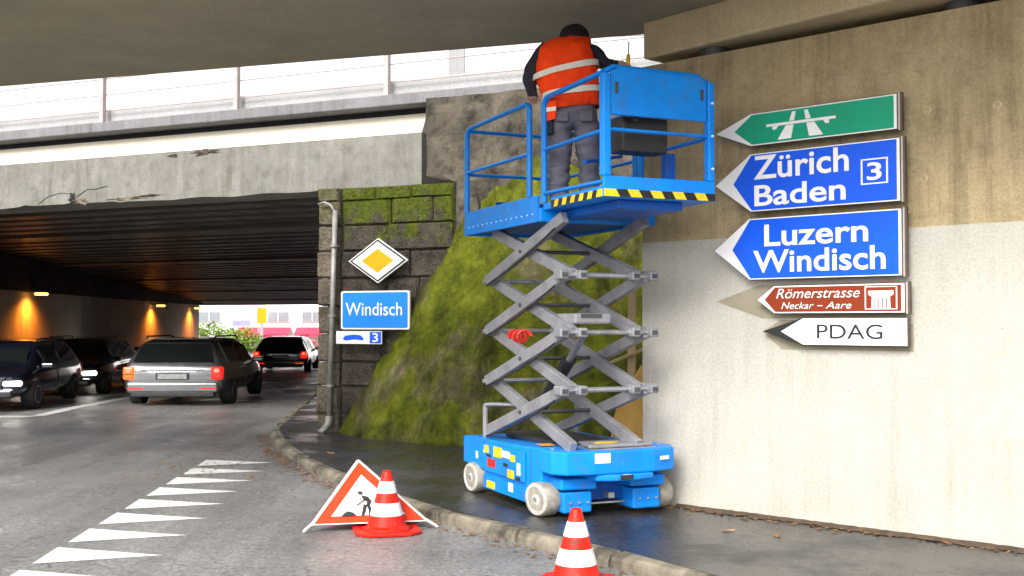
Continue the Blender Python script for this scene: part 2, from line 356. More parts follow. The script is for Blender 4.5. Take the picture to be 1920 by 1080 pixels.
# kerb stones, laid one by one along the pavement edge
def along(path, step):
    pts = [Vector(p) for p in path]; out = []; acc = 0; nxt = 0
    for a, c in zip(pts, pts[1:]):
        L = (c-a).length
        while nxt <= acc+L:
            out.append(a + (c-a)*((nxt-acc)/L)); nxt += step
        acc += L
    return out
kb = along(KP, .98)
kmesh = []
for q in range(4):
    m_ = MB(); L = .474
    vs = [(sx*L, y, z) for sx in (-1, 1) for y, z in ((-.005, -.06), (.115, -.06), (.115, PH+.008), (.035, PH+.010), (0, PH-.03))]
    rr = random.Random(q)
    vs = [(x+rr.uniform(-.018, .018), y+rr.uniform(-.012, .012), z+(rr.uniform(-.02, .014) if z > 0 else 0)) for x, y, z in vs]
    m_.add(vs, [(0, 1, 2, 3, 4), (9, 8, 7, 6, 5), (0, 5, 6, 1), (1, 6, 7, 2), (2, 7, 8, 3), (3, 8, 9, 4), (4, 9, 5, 0)])
    me = m_.mesh('kerb_stone'); bm = bmesh.new(); bm.from_mesh(me); bmesh.ops.recalc_face_normals(bm, faces=bm.faces); bm.to_mesh(me); bm.free()
    me.materials.append(M['granite_kerb']); kmesh.append(me)
for i in range(len(kb)-1):
    a, c = kb[i], kb[i+1]; mid = (a+c)/2; d = c-a
    o = bpy.data.objects.new('kerb_stone', kmesh[i % 4]); C.objects.link(o); o.parent = pav
    o.location = (mid.x*KX, mid.y*KX, (gz(mid.y)+random.uniform(-.022, .008))*KZ); o.rotation_euler = (0, 0, math.atan2(d.y, d.x)+random.uniform(-.015, .015))
    md = o.modifiers.new('bevel', 'BEVEL'); md.width = .006; md.segments = 2

# give-way teeth and the lane line
b0 = MB(); b0.add([(0, 0, .004), (.74, .26, .004), (-.045, .52, .004)], [(0, 1, 2)])
tooth = b0.mesh('give_way_tooth'); tooth.materials.append(M['road_paint'])
for i in range(-2, 8):
    o = bpy.data.objects.new('give_way_tooth', tooth); C.objects.link(o); o.parent = road
    o.location = ((-2.985-.0445*i)*KX, (7.12+.692*i)*KX, 0)
ll = MB()
ll.add([(-14, 18.05, .004), (-7.75, 18.05, .004), (-7.55, 18.35, .004), (-14, 18.35, .004)], [(0, 1, 2, 3)])
ll.build('stop_line', 'road_paint', road, fix=False)
ll = MB(); lp = [(-7.62, 18.36), (-7.71, 20.0), (-7.9, 23.4), (-9.6, 49.0)]; lv = []
for x, y in lp: lv += [(x-.12, y, gz(y)+.006), (x+.12, y, gz(y)+.006)]
ll.add(lv, [(2*k, 2*k+1, 2*k+3, 2*k+2) for k in range(3)])
ll.build('lane_line', 'road_paint', road, fix=False)

# ------------------------------------------------------------------ sign wall (abutment of the near bridge)
WP = Vector((1.305, 8.745)); WA = R(-42.53); WD = Vector((math.cos(WA), math.sin(WA)))
wall = thing('abutment_wall', 'tall concrete abutment wall carrying the direction signs, cream paint on its lower half', 'wall', (WP.x, WP.y, 0), WA)
MB().box(-.37, 9, .004, .9, -.1, 4.71).build('concrete_core', 'bare_concrete', wall)
MB().box(-.2, 9, .5, .9, 4.7105, 5.19).build('bearing_back_wall', 'bare_concrete', wall)
MB().box(-.372, 9, 0, .05, .10, 2.84).build('paint_coat', 'cream_paint', wall)
gh = MB(); gh.plate([(.312, 2.211), (.70, 2.041), (1.78, 2.041), (1.78, 2.365), (.68, 2.365)], -.003, .001); gh.build('bare_patch', 'patch_grey', wall)
gh = MB(); gh.plate([(.70, 1.913), (.86, 1.746), (1.825, 1.746), (1.825, 1.99), (.86, 2.03)], -.0035, .001); gh.build('bare_patch', 'patch_grey', wall)
# shuttering tie holes
th = MB()
for k in range(12):
    a0, a1 = 2*math.pi*k/12, 2*math.pi*(k+1)/12
    for r0, r1, y0, y1 in ((.03, .022, .002, -.004), (.022, .016, -.004, .003)):
        th.add([(r0*math.cos(a0), y0, r0*1.1*math.sin(a0)), (r0*math.cos(a1), y0, r0*1.1*math.sin(a1)), (r1*math.cos(a1), y1, r1*1.1*math.sin(a1)), (r1*math.cos(a0), y1, r1*1.1*math.sin(a0))], [(0, 1, 2, 3)])
thm = th.mesh('tie_hole'); thm.materials.append(M['cap_concrete'])
for (s, z) in ((1.93, 3.86), (2.38, 3.83), (1.9, 3.26)):
    o = bpy.data.objects.new('tie_hole', thm); C.objects.link(o); o.parent = wall; o.location = (s*KX, .002*KX, z*KZ)

# near bridge: deck slab over the wall, cap beam and bearings
deck = thing('near_bridge', 'flat concrete bridge deck overhead with its edge beam on the sign wall', 'bridge', (1.089, 9.44, 0), math.atan2(9.44-11.53, 1.089+5.215))
MB().box(-30, 8, -3.7, 0, 5.2, 6.3).build('deck_slab', 'soffit_concrete', deck, bevel=.03)
b = MB(); ca = Vector((1.045, 9.03)); cd = Vector((2.47, 7.33)) - ca; cd.normalize(); cn = Vector((-cd.y, cd.x))
if cn.y < 0: cn = -cn
inv = Matrix.Rotation(-deck.rotation_euler.z, 2)
def todeck(p): return inv @ (Vector(p) - Vector((1.089, 9.44)))
qs = [todeck(ca), todeck(ca+cd*9), todeck(ca+cd*9+cn*1.0), todeck(ca+cn*.34)]
b.slab([(q.x, q.y) for q in qs], 4.80, 5.203); b.build('edge_beam', 'cap_concrete', deck, bevel=.025)
bp = WP + WD*.22 + Vector((-WD.y, WD.x))*.14
for k in (0, 1.9, 3.8):
    q = todeck(bp + WD*k); MB().cyl((q.x, q.y, 4.712), (q.x, q.y, 4.797), .11, n=20).build('bearing', 'pin_dark', deck)

# ------------------------------------------------------------------ direction signs on the wall
def arrow(x0, xs, x1, z0, z1, inset=0.0):
    zm = (z0+z1)/2; i = inset
    k = math.hypot(xs-x0, zm-z0)/(zm-z0)
    return [(x0+i*k, zm), (xs+i*(k-(xs-x0)/(zm-z0)) if i else xs, z0+i), (x1-i, z0+i), (x1-i, z1-i), (xs+i*(k-(xs-x0)/(zm-z0)) if i else xs, z1-i)]
def arrow_sign(name, label, s0, ss, s1, z0, z1, field, tip_in, rim=.018, out=.10, edge='sign_edge', face='sign_white', tipmat=None):
    c = WP + WD*s0 - Vector((-WD.y, WD.x))*out
    t = thing(name, label, 'direction sign', (c.x, c.y, 0), WA)
    W, S = s1-s0, ss-s0
    MB().plate(arrow(0, S, W, z0, z1), 0, .032).build('panel_box', edge, t, bevel=.006)
    MB().plate(arrow(0, S, W, z0, z1, .007), -.004, .0).build('white_face', face, t)
    zm = (z0+z1)/2
    f = [(tip_in, zm), (S+.012, z0+rim), (W-rim-.008, z0+rim), (W-rim-.008, z1-rim), (S+.012, z1-rim)]
    MB().plate(f, -.008, -.004).build('colour_field', field, t)
    bx = MB().box(.3*W, .3*W+.05, .033, out-.001, z0+.03, z1-.03); bx.box(.8*W, .8*W+.05, .033, out-.001, z0+.03, z1-.03)
    bx.build('wall_bracket', 'sign_edge', t)
    MB().box(W+.001, W+.012, .004, .03, z0-.004, z1+.004).build('edge_profile', 'sign_edge_pale', t)
    MB().box(W+.0125, W+.026, .006, .034, z0-.008, z1+.008).build('edge_profile', 'sign_edge', t)
    return t, W
sg, W = arrow_sign('motorway_sign', 'green arrow sign with white motorway symbol, topmost on the wall', .365, .672, 1.776, 3.70, 4.022, 'sign_green', .175)
Y = -.0085
def gsym(poly, nm='motorway_symbol'): MB().plate(poly, Y-.003, Y+.001).build(nm, 'sign_white', sg)
gsym([(.53, 3.735), (.635, 3.735), (.655, 3.862), (.595, 3.862)]); gsym([(.775, 3.735), (.88, 3.735), (.815, 3.862), (.755, 3.862)])
gsym([(.622, 3.90), (.660, 3.90), (.672, 3.985), (.645, 3.985)]); gsym([(.75, 3.90), (.788, 3.90), (.765, 3.985), (.738, 3.985)])
gsym([(.44, 3.868), (.975, 3.868), (.975, 3.893), (.44, 3.893)]); gsym([(.49, 3.835), (.515, 3.835), (.535, 3.867), (.49, 3.867)]); gsym([(.90, 3.835), (.925, 3.835), (.925, 3.867), (.88, 3.867)])

sg, W = arrow_sign('direction_sign', 'blue arrow sign reading Zürich and Baden with boxed route number 3', .364, .668, 1.793, 3.064, 3.632, 'sign_blue', .165)
text_part('Zürich', 'sign_white', sg, (.335, 1.07, 3.372, 3.60), Y-.003, bold=.018)
text_part('Baden', 'sign_white', sg, (.34, 1.045, 3.115, 3.318), Y-.003, bold=.018)
fr = MB()
for bx in ((1.155, 1.345, 3.235, 3.247), (1.155, 1.345, 3.453, 3.465), (1.155, 1.167, 3.248, 3.452), (1.333, 1.345, 3.248, 3.452)): fr.box(bx[0], bx[1], Y-.003, Y+.001, bx[2], bx[3])
fr.build('number_frame', 'sign_white', sg)
text_part('3', 'sign_white', sg, (1.198, 1.302, 3.27, 3.43), Y-.003, bold=.018)

sg, W = arrow_sign('direction_sign', 'blue arrow sign reading Luzern and Windisch', .352, .654, 1.80, 2.408, 3.007, 'sign_blue', .165)
text_part('Luzern', 'sign_white', sg, (.43, 1.215, 2.725, 2.935), Y-.003, bold=.018)
text_part('Windisch', 'sign_white', sg, (.34, 1.335, 2.475, 2.69), Y-.003, bold=.018)

sg, W = arrow_sign('tourist_sign', 'brown arrow sign reading Römerstrasse with white column symbol', .704, .846, 1.812, 2.083, 2.354, 'sign_brown', .07, .02, .09)
text_part('Römerstrasse', 'sign_white', sg, (.165, .795, 2.228, 2.32), Y-.003, shear=.3)
text_part('Neckar', 'sign_white', sg, (.205, .455, 2.128, 2.192), Y-.003, shear=.3); text_part('Aare', 'sign_white', sg, (.545, .735, 2.128, 2.192), Y-.003, shear=.3)
MB().box(.482, .522, Y-.003, Y+.001, 2.152, 2.160).build('dash', 'sign_white', sg)
fr = MB()
for bx in ((.83, 1.055, 2.118, 2.125), (.83, 1.055, 2.316, 2.323), (.83, .838, 2.126, 2.315), (1.047, 1.055, 2.126, 2.315)): fr.box(bx[0], bx[1], Y-.003, Y+.001, bx[2], bx[3])
fr.build('symbol_frame', 'sign_white', sg)
MB().plate([(.875, 2.128), (1.01, 2.128), (1.005, 2.23), (1.03, 2.25), (1.03, 2.285), (.855, 2.285), (.855, 2.25), (.88, 2.23)], Y-.003, Y+.001).build('column_symbol', 'sign_white', sg)
for q in range(4):
    MB().box(.893+q*.029, .899+q*.029, Y-.005, Y-.003, 2.13, 2.222).build('column_flute', 'sign_brown', sg)

c = WP + WD*.737 - Vector((-WD.y, WD.x))*.07
sg = thing('direction_sign', 'white arrow sign with black tip reading PDAG, lowest on the wall', 'direction sign', (c.x, c.y, 0), WA)
MB().plate(arrow(0, .317, 1.085, 1.788, 2.048), 0, .03).build('panel_box', 'sign_edge', sg, bevel=.004)
MB().plate(arrow(0, .317, 1.085, 1.788, 2.048, .005), -.004, 0).build('black_face', 'sign_black', sg)
MB().plate([(.155, 1.918), (.325, 1.796), (1.077, 1.796), (1.077, 2.040), (.325, 2.040)], -.008, -.004).build('white_field', 'sign_white', sg)
text_part('PDAG', 'sign_black', sg, (.435, .91, 1.853, 1.985), Y-.003)
MB().box(.3, .36, .031, .068, 1.82, 2.01).box(.85, .91, .031, .068, 1.82, 2.01).build('wall_bracket', 'sign_edge', sg)

# ------------------------------------------------------------------ far rail bridge
FA = R(-24.34); FP = (-2.62, 15.5)
fb = thing('rail_bridge', 'weathered concrete rail bridge spanning the underpass, pale band above its grey beam', 'bridge', (*FP, 0), FA)
b = MB(); prof = [(0, 4.40), (0, 5.335), (.22, 5.70), (.22, 5.79), (.9, 5.79), (.9, 4.40)]
# main beam with a jagged, broken lower lip
xs = [-32]; x = -9.0
while x < 1.5: xs.append(x); x += .16
xs.append(1.575)
rings = []
for x in xs:
    j = noise.noise(Vector((x*1.7, 3, 0)))*.03 + noise.noise(Vector((x*6, 8, 0)))*.014 if -8.9 < x < 1.5 else 0
    if -5.6 < x < -3.6: j = abs(j)*2.2 + .02
    rings.append([(x, 0.0, 4.40+j), (x, 0, 5.325), (x, .9, 5.325), (x, .9, 4.44), (x, .08, 4.44+j)])
b.loft(rings); b.build('main_beam', 'fascia_concrete', fb)
b = MB(); b.loft([[(x, .0, 5.328), (x, .16, 5.70), (x, .9, 5.70), (x, .9, 5.328)] for x in (-32, 1.575)]); b.build('pale_band', 'fascia_band', fb)
MB().box(-32, 4.5, .2, .9, 5.703, 5.81).build('shadow_gap', 'gap_dark', fb)
MB().box(-32, 4.8, -.12, .9, 5.812, 6.01).build('cornice', 'cornice_concrete', fb, bevel=.015)
MB().box(-32, 4.8, .22, .45, 6.012, 6.36).build('parapet_wall', 'parapet_concrete', fb, bevel=.01)
# broken patches in the beam face
def rough_patch(name, cx, cz, w, h, mat, seed, parent, y=0.0):
    rr = random.Random(seed); n = 44; b = MB()
    out = []
    for i in range(n):
        a = 2*math.pi*i/n; k = .8+.75*noise.noise(Vector((math.cos(a)*1.6+seed*9, math.sin(a)*1.6, 0)))+rr.uniform(-.12, .12); out.append((cx+w/2*math.cos(a)*k, cz+h/2*math.sin(a)*k))
    vs = [(x, y-.001, z) for x, z in out] + [(cx+(x-cx)*.7, y-.012+rr.uniform(-.008, .006), cz+(z-cz)*.6) for x, z in out] + [(cx, y-.006, cz)]
    b.add(vs, [(i, (i+1) % n, n+(i+1) % n, n+i) for i in range(n)] + [(n+i, n+(i+1) % n, 2*n) for i in range(n)])
    return b.build(name, mat, parent)
rough_patch('spalled_patch', -1.95, 5.27, .62, .14, 'sign_edge', 1, fb); rough_patch('spalled_patch', -2.55, 5.25, .22, .08, 'sign_edge', 5, fb)
rough_patch('spalled_patch', -4.5, 4.52, .16, .26, 'gap_dark', 2, fb); rough_patch('spalled_patch', -4.35, 4.47, .5, .14, 'granite_kerb', 3, fb); rough_patch('spalled_patch', -3.4, 4.47, .8, .09, 'granite_kerb', 4, fb); rough_patch('spalled_patch', -3.0, 4.5, .5, .06, 'sign_edge', 8, fb)
cr = MB(); cr.tube([(-5.2, -.004, 4.46), (-5.0, -.004, 4.6), (-4.75, -.004, 4.66), (-4.5, -.004, 4.62), (-4.42, -.004, 4.56), (-4.2, -.004, 4.70), (-4.05, -.004, 4.69), (-3.8, -.004, 4.74)], .006, 5); cr.build('crack', 'gap_dark', fb)
# precast soffit beams over the road, falling gently with it
n_s = 47
for k in range(n_s):
    y = .95 + k*.6; zb = 4.42 - .0474*y; xr = 1.3 - .586*y
    d_ = .05 if k % 9 == 4 else 0
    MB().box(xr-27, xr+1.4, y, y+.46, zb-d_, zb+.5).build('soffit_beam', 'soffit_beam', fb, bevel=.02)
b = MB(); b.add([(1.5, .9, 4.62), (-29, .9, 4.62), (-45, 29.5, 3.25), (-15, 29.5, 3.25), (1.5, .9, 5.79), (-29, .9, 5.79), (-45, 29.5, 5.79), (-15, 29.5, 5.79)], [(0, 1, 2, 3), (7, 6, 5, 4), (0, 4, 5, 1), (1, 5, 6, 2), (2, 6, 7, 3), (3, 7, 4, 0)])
b.build('deck_fill', 'dark_concrete', fb)
# railing on the bridge
rl = thing('bridge_railing', 'thin brown steel railing along the top of the rail bridge', 'railing', (*FP, 0), FA)
for s in (-16.5, -14, -11.5, -9, -6.5, -3.994, -1.482, 1.002, 3.5):
    MB().box(s-.036, s+.036, .04, .12, 6.012, 7.25).build('post', 'rail_brown', rl, bevel=.008)
for z in (6.30, 6.63, 6.96, 7.27): MB().cyl((-32, .14, z), (4.8, .14, z), .012, n=8).build('rail', 'rail_brown', rl)
mast = thing('catenary_mast', 'pale grey mast standing behind the bridge parapet', 'mast', (-1.0, 20.5, 5.8))
MB().box(-.14, .14, -.14, .14, 0, 4.5).build('shaft', 'parapet_concrete', mast); MB().beam((0, 0, 3.6), (-2.6, .6, 3.9), .08, .08).build('arm', 'parapet_concrete', mast)
for (a, c) in (((-30, 3, 3.9), (14, -2, 3.2)), ((-30, 2, 2.5), (14, -2, 2.9)), ((-16, 1, .9), (-3, 0, 3.6))): MB().cyl(a, c, .014, n=6).build('wire', 'parapet_concrete', mast)

# tunnel walls
tw = MB(); A0, A1 = Vector((-10.9, 15.2)), Vector((-13.75, 50)); d = (A1-A0).normalized(); ang = math.atan2(d.y, d.x)
lw = thing('tunnel_wall', 'long stained concrete wall on the far side of the underpass, lit by wall lamps', 'wall', (A0.x, A0.y, 0), ang)
LL = (A1-A0).length
px = [0]
while px[-1]+2.5 < LL: px.append(px[-1]+2.5)
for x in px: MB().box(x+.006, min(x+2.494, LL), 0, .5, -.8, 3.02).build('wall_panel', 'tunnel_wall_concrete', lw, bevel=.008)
MB().box(0, LL, -.18, .5, 3.03, 4.4).build('wall_head_shade', 'dark_concrete', lw)  # added head beam, coloured near-black as the unlit wall above the lamps
for k, (d_, z) in enumerate(((28.0, 2.95), (41.0, 2.82), (47.9, 2.82))):
    x = -11.7-.082*(d_-25)
    lt = thing('tunnel_lamp', ('orange wall lamp nearest the left edge of the underpass', 'orange wall lamp in the middle of the underpass wall', 'orange wall lamp nearest the bright far exit')[k], 'lamp', (x+.02, d_, z), ang, 'sodium lamps on the underpass wall')
    MB().box(-.16, .16, -.48, -.02, .03, .10).build('housing', 'sign_edge', lt, bevel=.02)
    MB().box(-.14, .14, -.46, -.20, -.05, .028).build('lens', 'tunnel_lamp', lt, bevel=.03)
    ld = bpy.data.lights.new('sodium_glow', 'SPOT'); ld.energy = 110; ld.color = (1, .26, .02); ld.spot_size = R(150); ld.spot_blend = .7; ld.shadow_soft_size = .08
    lo = bpy.data.objects.new('sodium_glow', ld); C.objects.link(lo); lo.parent = lt; lo.location = (0, -.42*KX, -.10*KZ); lo.rotation_euler = (R(16), 0, 0)
rw = thing('tunnel_wall', 'concrete wall of the underpass hidden behind the stone pier', 'wall', (-2.62, 15.7, 0), R(96))
MB().box(.1, 34, -1.0, 0, -.8, 4.6).build('wall_face', 'tunnel_wall_concrete', rw)

# ------------------------------------------------------------------ stone pier, wing wall, mossy slope
PP = (-2.467, 14.874)
pier = thing('stone_pier', 'dark stone block pier with moss at its top beside the underpass mouth', 'pier', (*PP, 0), FA)
MB().box(.03, 1.9, .06, 1.2, -.1, 4.33).build('pier_core', 'mortar', pier)
rr = random.Random(3)
def stone(parent, x0, x1, z0, z1, y, mat, seed, name='stone'):
    r2 = random.Random(seed); j = lambda a=.012: r2.uniform(-a, a); b = MB(); yy = y + r2.uniform(-.02, .02)
    f = [(x0+j(), yy+.02, z0+j()), (x1+j(), yy+.02, z0+j()), (x1+j(), yy+.02, z1+j()), (x0+j(), yy+.02, z1+j())]
    k = [(x, .14, z) for x, z in ((x0, z0), (x1, z0), (x1, z1), (x0, z1))]
    cx, cz = (x0+x1)/2, (z0+z1)/2
    g = [(cx+(p[0]-cx)*.88, yy-.012+j(.008), cz+(p[2]-cz)*.86) for p in f]
    b.add(f+k+g, [(0, 1, 9, 8), (1, 2, 10, 9), (2, 3, 11, 10), (3, 0, 8, 11), (8, 9, 10, 11), (0, 4, 5, 1), (1, 5, 6, 2), (2, 6, 7, 3), (3, 7, 4, 0)])
    return b.build(name, mat, parent)
z = .02; row = 0
while z < 4.3:
    h = rr.uniform(.38, .52); z1 = min(z+h, 4.33)
    if 4.33-z1 < .2: z1 = 4.33
    stone(pier, -.06, .255, z+.008, z1-.008, -.05, 'pier_stone_light', row*31)
    x = .275
    while x < 1.88:
        w = rr.uniform(.45, .8); x1 = min(x+w, 1.9)
        if 1.9-x1 < .25: x1 = 1.9
        mossy = z > 3.45 and x < 1.25 or (z > 2.9 and rr.random() < .3)
        stone(pier, x+.005, x1-.005, z+.005, z1-.005, 0, 'pier_stone', row*31+int(x*100))
        x = x1
    z = z1; row += 1
wing = thing('wing_wall', 'rough stained concrete wing wall right of the rail bridge beam', 'wall', (*PP, 0), FA)
b = MB(); nx, nz = 40, 44; vs = []; fs = []
for k in range(nz+1):
    for i in range(nx+1):
        x = 1.47 + i*3.6/nx; zz = k*5.79/nz
        if zz < 4.35 and x < 1.92: x_ = max(x, 1.90)
        else: x_ = x
        y = .1 + noise.fractal(Vector((x*2.2, zz*2.2, 1.5)), 1, 2, 5)*.06
        vs.append((x_, y, zz))
for k in range(nz):
    for i in range(nx): fs.append((k*(nx+1)+i, k*(nx+1)+i+1, (k+1)*(nx+1)+i+1, (k+1)*(nx+1)+i))
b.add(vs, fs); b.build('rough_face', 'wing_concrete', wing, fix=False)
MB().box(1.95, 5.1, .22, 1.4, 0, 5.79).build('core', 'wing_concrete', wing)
slope = MB(); U, V = 170, 110
base = [Vector((-2.28, 14.75)), Vector((-2.12, 14.40)), Vector((-1.80, 13.85)), Vector((-1.2, 13.4)), Vector((-.545, 12.97)), (Vector((.4, 12.75))), Vector((1.3, 12.6)), Vector((3.2, 12.1))]
top = [Vector((-.62, 14.35)), Vector((-.5, 14.22)), Vector((-.33, 14.1)), Vector((-.05, 13.95)), Vector((.3, 13.75)), Vector((.9, 13.5)), Vector((1.7, 13.2)), Vector((3.5, 12.5))]
def curve(pts, u):
    f = u*(len(pts)-1); i = min(int(f), len(pts)-2); f -= i; return pts[i].lerp(pts[i+1], f)
vs = []; fs = []
for j in range(V+1):
    v_ = j/V
    for i in range(U+1):
        u = i/U; p = curve(base, u).lerp(curve(top, u), v_**.92); z = v_*4.65
        q = Vector((p.x*1.3, p.y*1.3, z*1.3)); dn = noise.fractal(q*.45, 1.0, 2.0, 2)*.07 + noise.fractal(q*3.0, 1.0, 2.0, 5)*.016
        vd = noise.voronoi(q*.62)[0]; dn -= max(0, .035-(vd[1]-vd[0]))*.9; dn *= min(1, .25+u*7)
        p = p + Vector((-.5, -.86))*dn*(1 if .02 < v_ else .3); vs.append((p.x, p.y, z+(.03 if j else 0)))
for j in range(V):
    for i in range(U): fs.append((j*(U+1)+i, j*(U+1)+i+1, (j+1)*(U+1)+i+1, (j+1)*(U+1)+i))
slope.add(vs, fs)
so = slope.build('mossy_slope', 'mossy_rock', smooth=True, fix=False); tag(so, 'steep rock slope overgrown with green moss behind the scissor lift', 'slope')

# downpipe
dp = thing('downpipe', 'pale zinc drainpipe running down the stone pier', 'pipe', (*PP, 0), FA)
MB().tube([(.0, -.12, 4.05), (.1, -.13, 4.08), (.2, -.13, 4.02), (.255, -.13, 3.9)], .022, 8).build('inlet', 'pipe_zinc', dp, smooth=True)
MB().cyl((.262, -.13, 3.93), (.185, -.13, .36), .034, n=14).build('pipe', 'pipe_zinc', dp, smooth=True)
MB().tube([(.185, -.13, .40), (.182, -.14, .27), (.15, -.2, .17), (.12, -.24, .12)], .05, 12).build('shoe', 'pipe_zinc', dp, smooth=True)
for z in (.9, 2.1, 3.3):
    xx = .185+(z-.36)/3.57*.077; MB().cyl((xx, -.13, z), (xx, -.13, z+.04), .055, n=14).box(xx-.012, xx+.012, -.09, .0, z+.005, z+.035).build('clamp', 'pipe_zinc', dp)

# priority-road diamond, place sign, route plate
def rrect(x0, x1, z0, z1, r=.03, n=4):
    o = []
    for cx, cz, a in ((x1-r, z0+r, -90), (x1-r, z1-r, 0), (x0+r, z1-r, 90), (x0+r, z0+r, 180)):
        o += [(cx+r*math.cos(R(a+90*i/n)), cz+r*math.sin(R(a+90*i/n))) for i in range(n+1)]
    return o
def psign(name, label, cat, s):
    D = Vector((math.cos(FA), math.sin(FA))); c = Vector(PP) + D*s + Vector((D.y, -D.x))*.14
    return thing(name, label, cat, (c.x, c.y, 0), FA)
t_ = psign('priority_road_sign', 'yellow and white diamond priority sign on the stone pier', 'road sign', .908)
def dia(h, w): return [(0, 3.045-h), (w, 3.045), (0, 3.045+h), (-w, 3.045)]
MB().plate(dia(.378, .434), 0, .03).build('panel', 'sign_white', t_); MB().plate(dia(.36, .414), -.003, 0).build('black_border', 'sign_black', t_)
MB().plate(dia(.325, .373), -.006, -.003).build('white_face', 'sign_white', t_)
MB().plate(dia(.205, .235), -.009, -.006).build('yellow_field', 'sign_yellow', t_)
MB().box(-.03, .03, .031, .135, 2.9, 3.2).build('bracket', 'pipe_zinc', t_)
t_ = psign('place_sign', 'light blue place sign reading Windisch on the stone pier', 'place sign', .868)
MB().plate(rrect(-.507, .507, 1.883, 2.54, .035), 0, .03).build('panel', 'sign_edge_pale', t_); MB().plate(rrect(-.50, .50, 1.89, 2.533, .033), -.003, 0).build('white_border', 'sign_white', t_)
MB().plate(rrect(-.478, .478, 1.912, 2.511, .03), -.006, -.003).build('blue_field', 'sign_blue_light', t_)
text_part('Windisch', 'sign_white', t_, (-.43, .40, 2.12, 2.34), -.009, bold=.004)
MB().box(-.35, -.29, .031, .135, 2.0, 2.45).box(.29, .35, .031, .135, 2.0, 2.45).build('bracket', 'pipe_zinc', t_)
t_ = psign('route_plate', 'small white plate with blue mark and boxed 3 below the place sign', 'plate', .63)
MB().plate([(-.338, 1.64), (.338, 1.64), (.338, 1.856), (-.338, 1.856)], 0, .02).build('panel', 'sign_white', t_)
MB().plate([(.165, 1.652), (.33, 1.652), (.33, 1.845), (.165, 1.845)], -.003, 0).build('number_field', 'sign_blue', t_)
text_part('3', 'sign_white', t_, (.205, .29, 1.675, 1.825), -.006, bold=.01)
MB().plate([(-.24, 1.72), (-.2, 1.695), (-.05, 1.715), (.07, 1.70), (.07, 1.74), (.03, 1.785), (-.07, 1.80), (-.2, 1.78)], -.003, 0).build('blue_mark', 'sign_blue', t_)
MB().box(-.1, .1, .021, .135, 1.7, 1.8).build('bracket', 'pipe_zinc', t_)

# ------------------------------------------------------------------ scissor lift
LA = R(23.4); LO = (.171, 8.337, PH)
lift = thing('scissor_lift', 'blue scissor lift with grey crossed arms raised beside the sign wall', 'scissor lift', LO, LA)
def P(name, mat, bld, bevel=.008, smooth=False, parent=None, sub=0):
    bld.v = [(x, y, z-PH) for x, y, z in bld.v]          # written with heights above the road
    o = bld.build(name, mat, parent or lift, bevel=bevel, sub=sub)
    if smooth: sharp(o)
    return o
# chassis
ch = MB(); prof = [(1.56, .42), (1.56, .715), (1.30, .735), (1.0, .735), (.3, .76), (-.02, .78), (-.02, .40), (.20, .36), (.22, .20), (1.06, .20), (1.10, .40)]
ch.loft([[(x, y, z) for y, z in prof] for x in (.035, 1.03)]); chassis = P('chassis', 'lift_blue', ch, .014)
P('side_sill', 'lift_blue', MB().box(.012, .034, .22, 1.05, .215, .36), .006)
P('side_door', 'lift_blue', MB().box(.012, .034, .24, 1.04, .40, .70), .008)
# nose at the front end, rounded in plan
ns = MB(); pl = [(.02, -.03), (.03, -.20), (.10, -.31), (.30, -.35), (.55, -.35), (.80, -.34), (1.0, -.28), (1.06, -.16), (1.05, -.03)]
ns.slab(pl, .55, .775); P('nose_cover', 'lift_blue', ns, .014)
P('nose_step', 'lift_blue', MB().slab([(.30, -.03), (.33, -.33), (.48, -.375), (.66, -.375), (.80, -.33), (.84, -.03)], .485, .549), .015)
P('axle_beam', 'lift_blue_dark', MB().box(.2, .9, -.02, .12, .24, .52), .01)
P('nose_slot', 'black_plastic', MB().box(.50, .60, -.384, -.374, .50, .545), .002)
P('towing_bracket', 'steel', MB().box(.54, .59, -.12, -.025, .27, .33), .006)
for x0, x1, nm in ((.13, .36, 0), (.70, .93, 1)):
    yk = MB(); yk.box(x0, x1, -.20, .06, .17, .37); P('steering_yoke', 'lift_blue', yk, .016)
    ar = MB(); ar.slab([(x0-.02, -.20), (x1+.03, -.22), (x1+.05, .08), (x0-.03, .08)], .39, .50); P('wheel_arm', 'lift_blue', ar, .018)
    for q in range(3): P('bolt', 'steel', MB().cyl((x0+.05+q*.07, -.205, .27), (x0+.05+q*.07, -.215, .27), .012, n=6), 0)
def wheel(xc, yc, outer, steer=0):
    r = .165; Mx = Matrix.Translation((xc, yc, PH+r)) @ Matrix.Rotation(steer, 4, 'Z')
    t1 = MB(); rings = []
    for x, q in ((-.06, .135), (-.06, .155), (-.045, .165), (.045, .165), (.06, .155), (.06, .135)):
        rings.append([Mx @ Vector((x, q*math.cos(2*math.pi*k/36), q*math.sin(2*math.pi*k/36))) for k in range(36)])
    t1.loft(rings); w = P('wheel', 'rubber_tread', t1, 0, True)
    hb = MB(); s = -1 if outer < 0 else 1
    rings = [[Mx @ Vector((s*x, q*math.cos(2*math.pi*k/28), q*math.sin(2*math.pi*k/28))) for k in range(28)] for x, q in ((.055, .158), (.064, .150), (.066, .12), (.045, .105), (.045, .06), (.06, .05), (.062, .02))]
    hb.loft(rings); P('rim', 'rubber_grey', hb, 0, True, w)
    nb = MB()
    for k in range(5):
        a = 2*math.pi*k/5; nb.cyl(Mx @ Vector((s*.04, .08*math.cos(a), .08*math.sin(a))), Mx @ Vector((s*.055, .08*math.cos(a), .08*math.sin(a))), .012, n=8)
    nb.cyl(Mx @ Vector((s*.06, 0, 0)), Mx @ Vector((s*.072, 0, 0)), .022, n=12); tag(P('wheel_nut', 'steel', nb, 0, False, w), kind='stuff')
wheel(.06, 0, -1, R(6)); wheel(.06, 1.30, -1); wheel(1.0, 0, 1, R(6)); wheel(1.0, 1.30, 1)
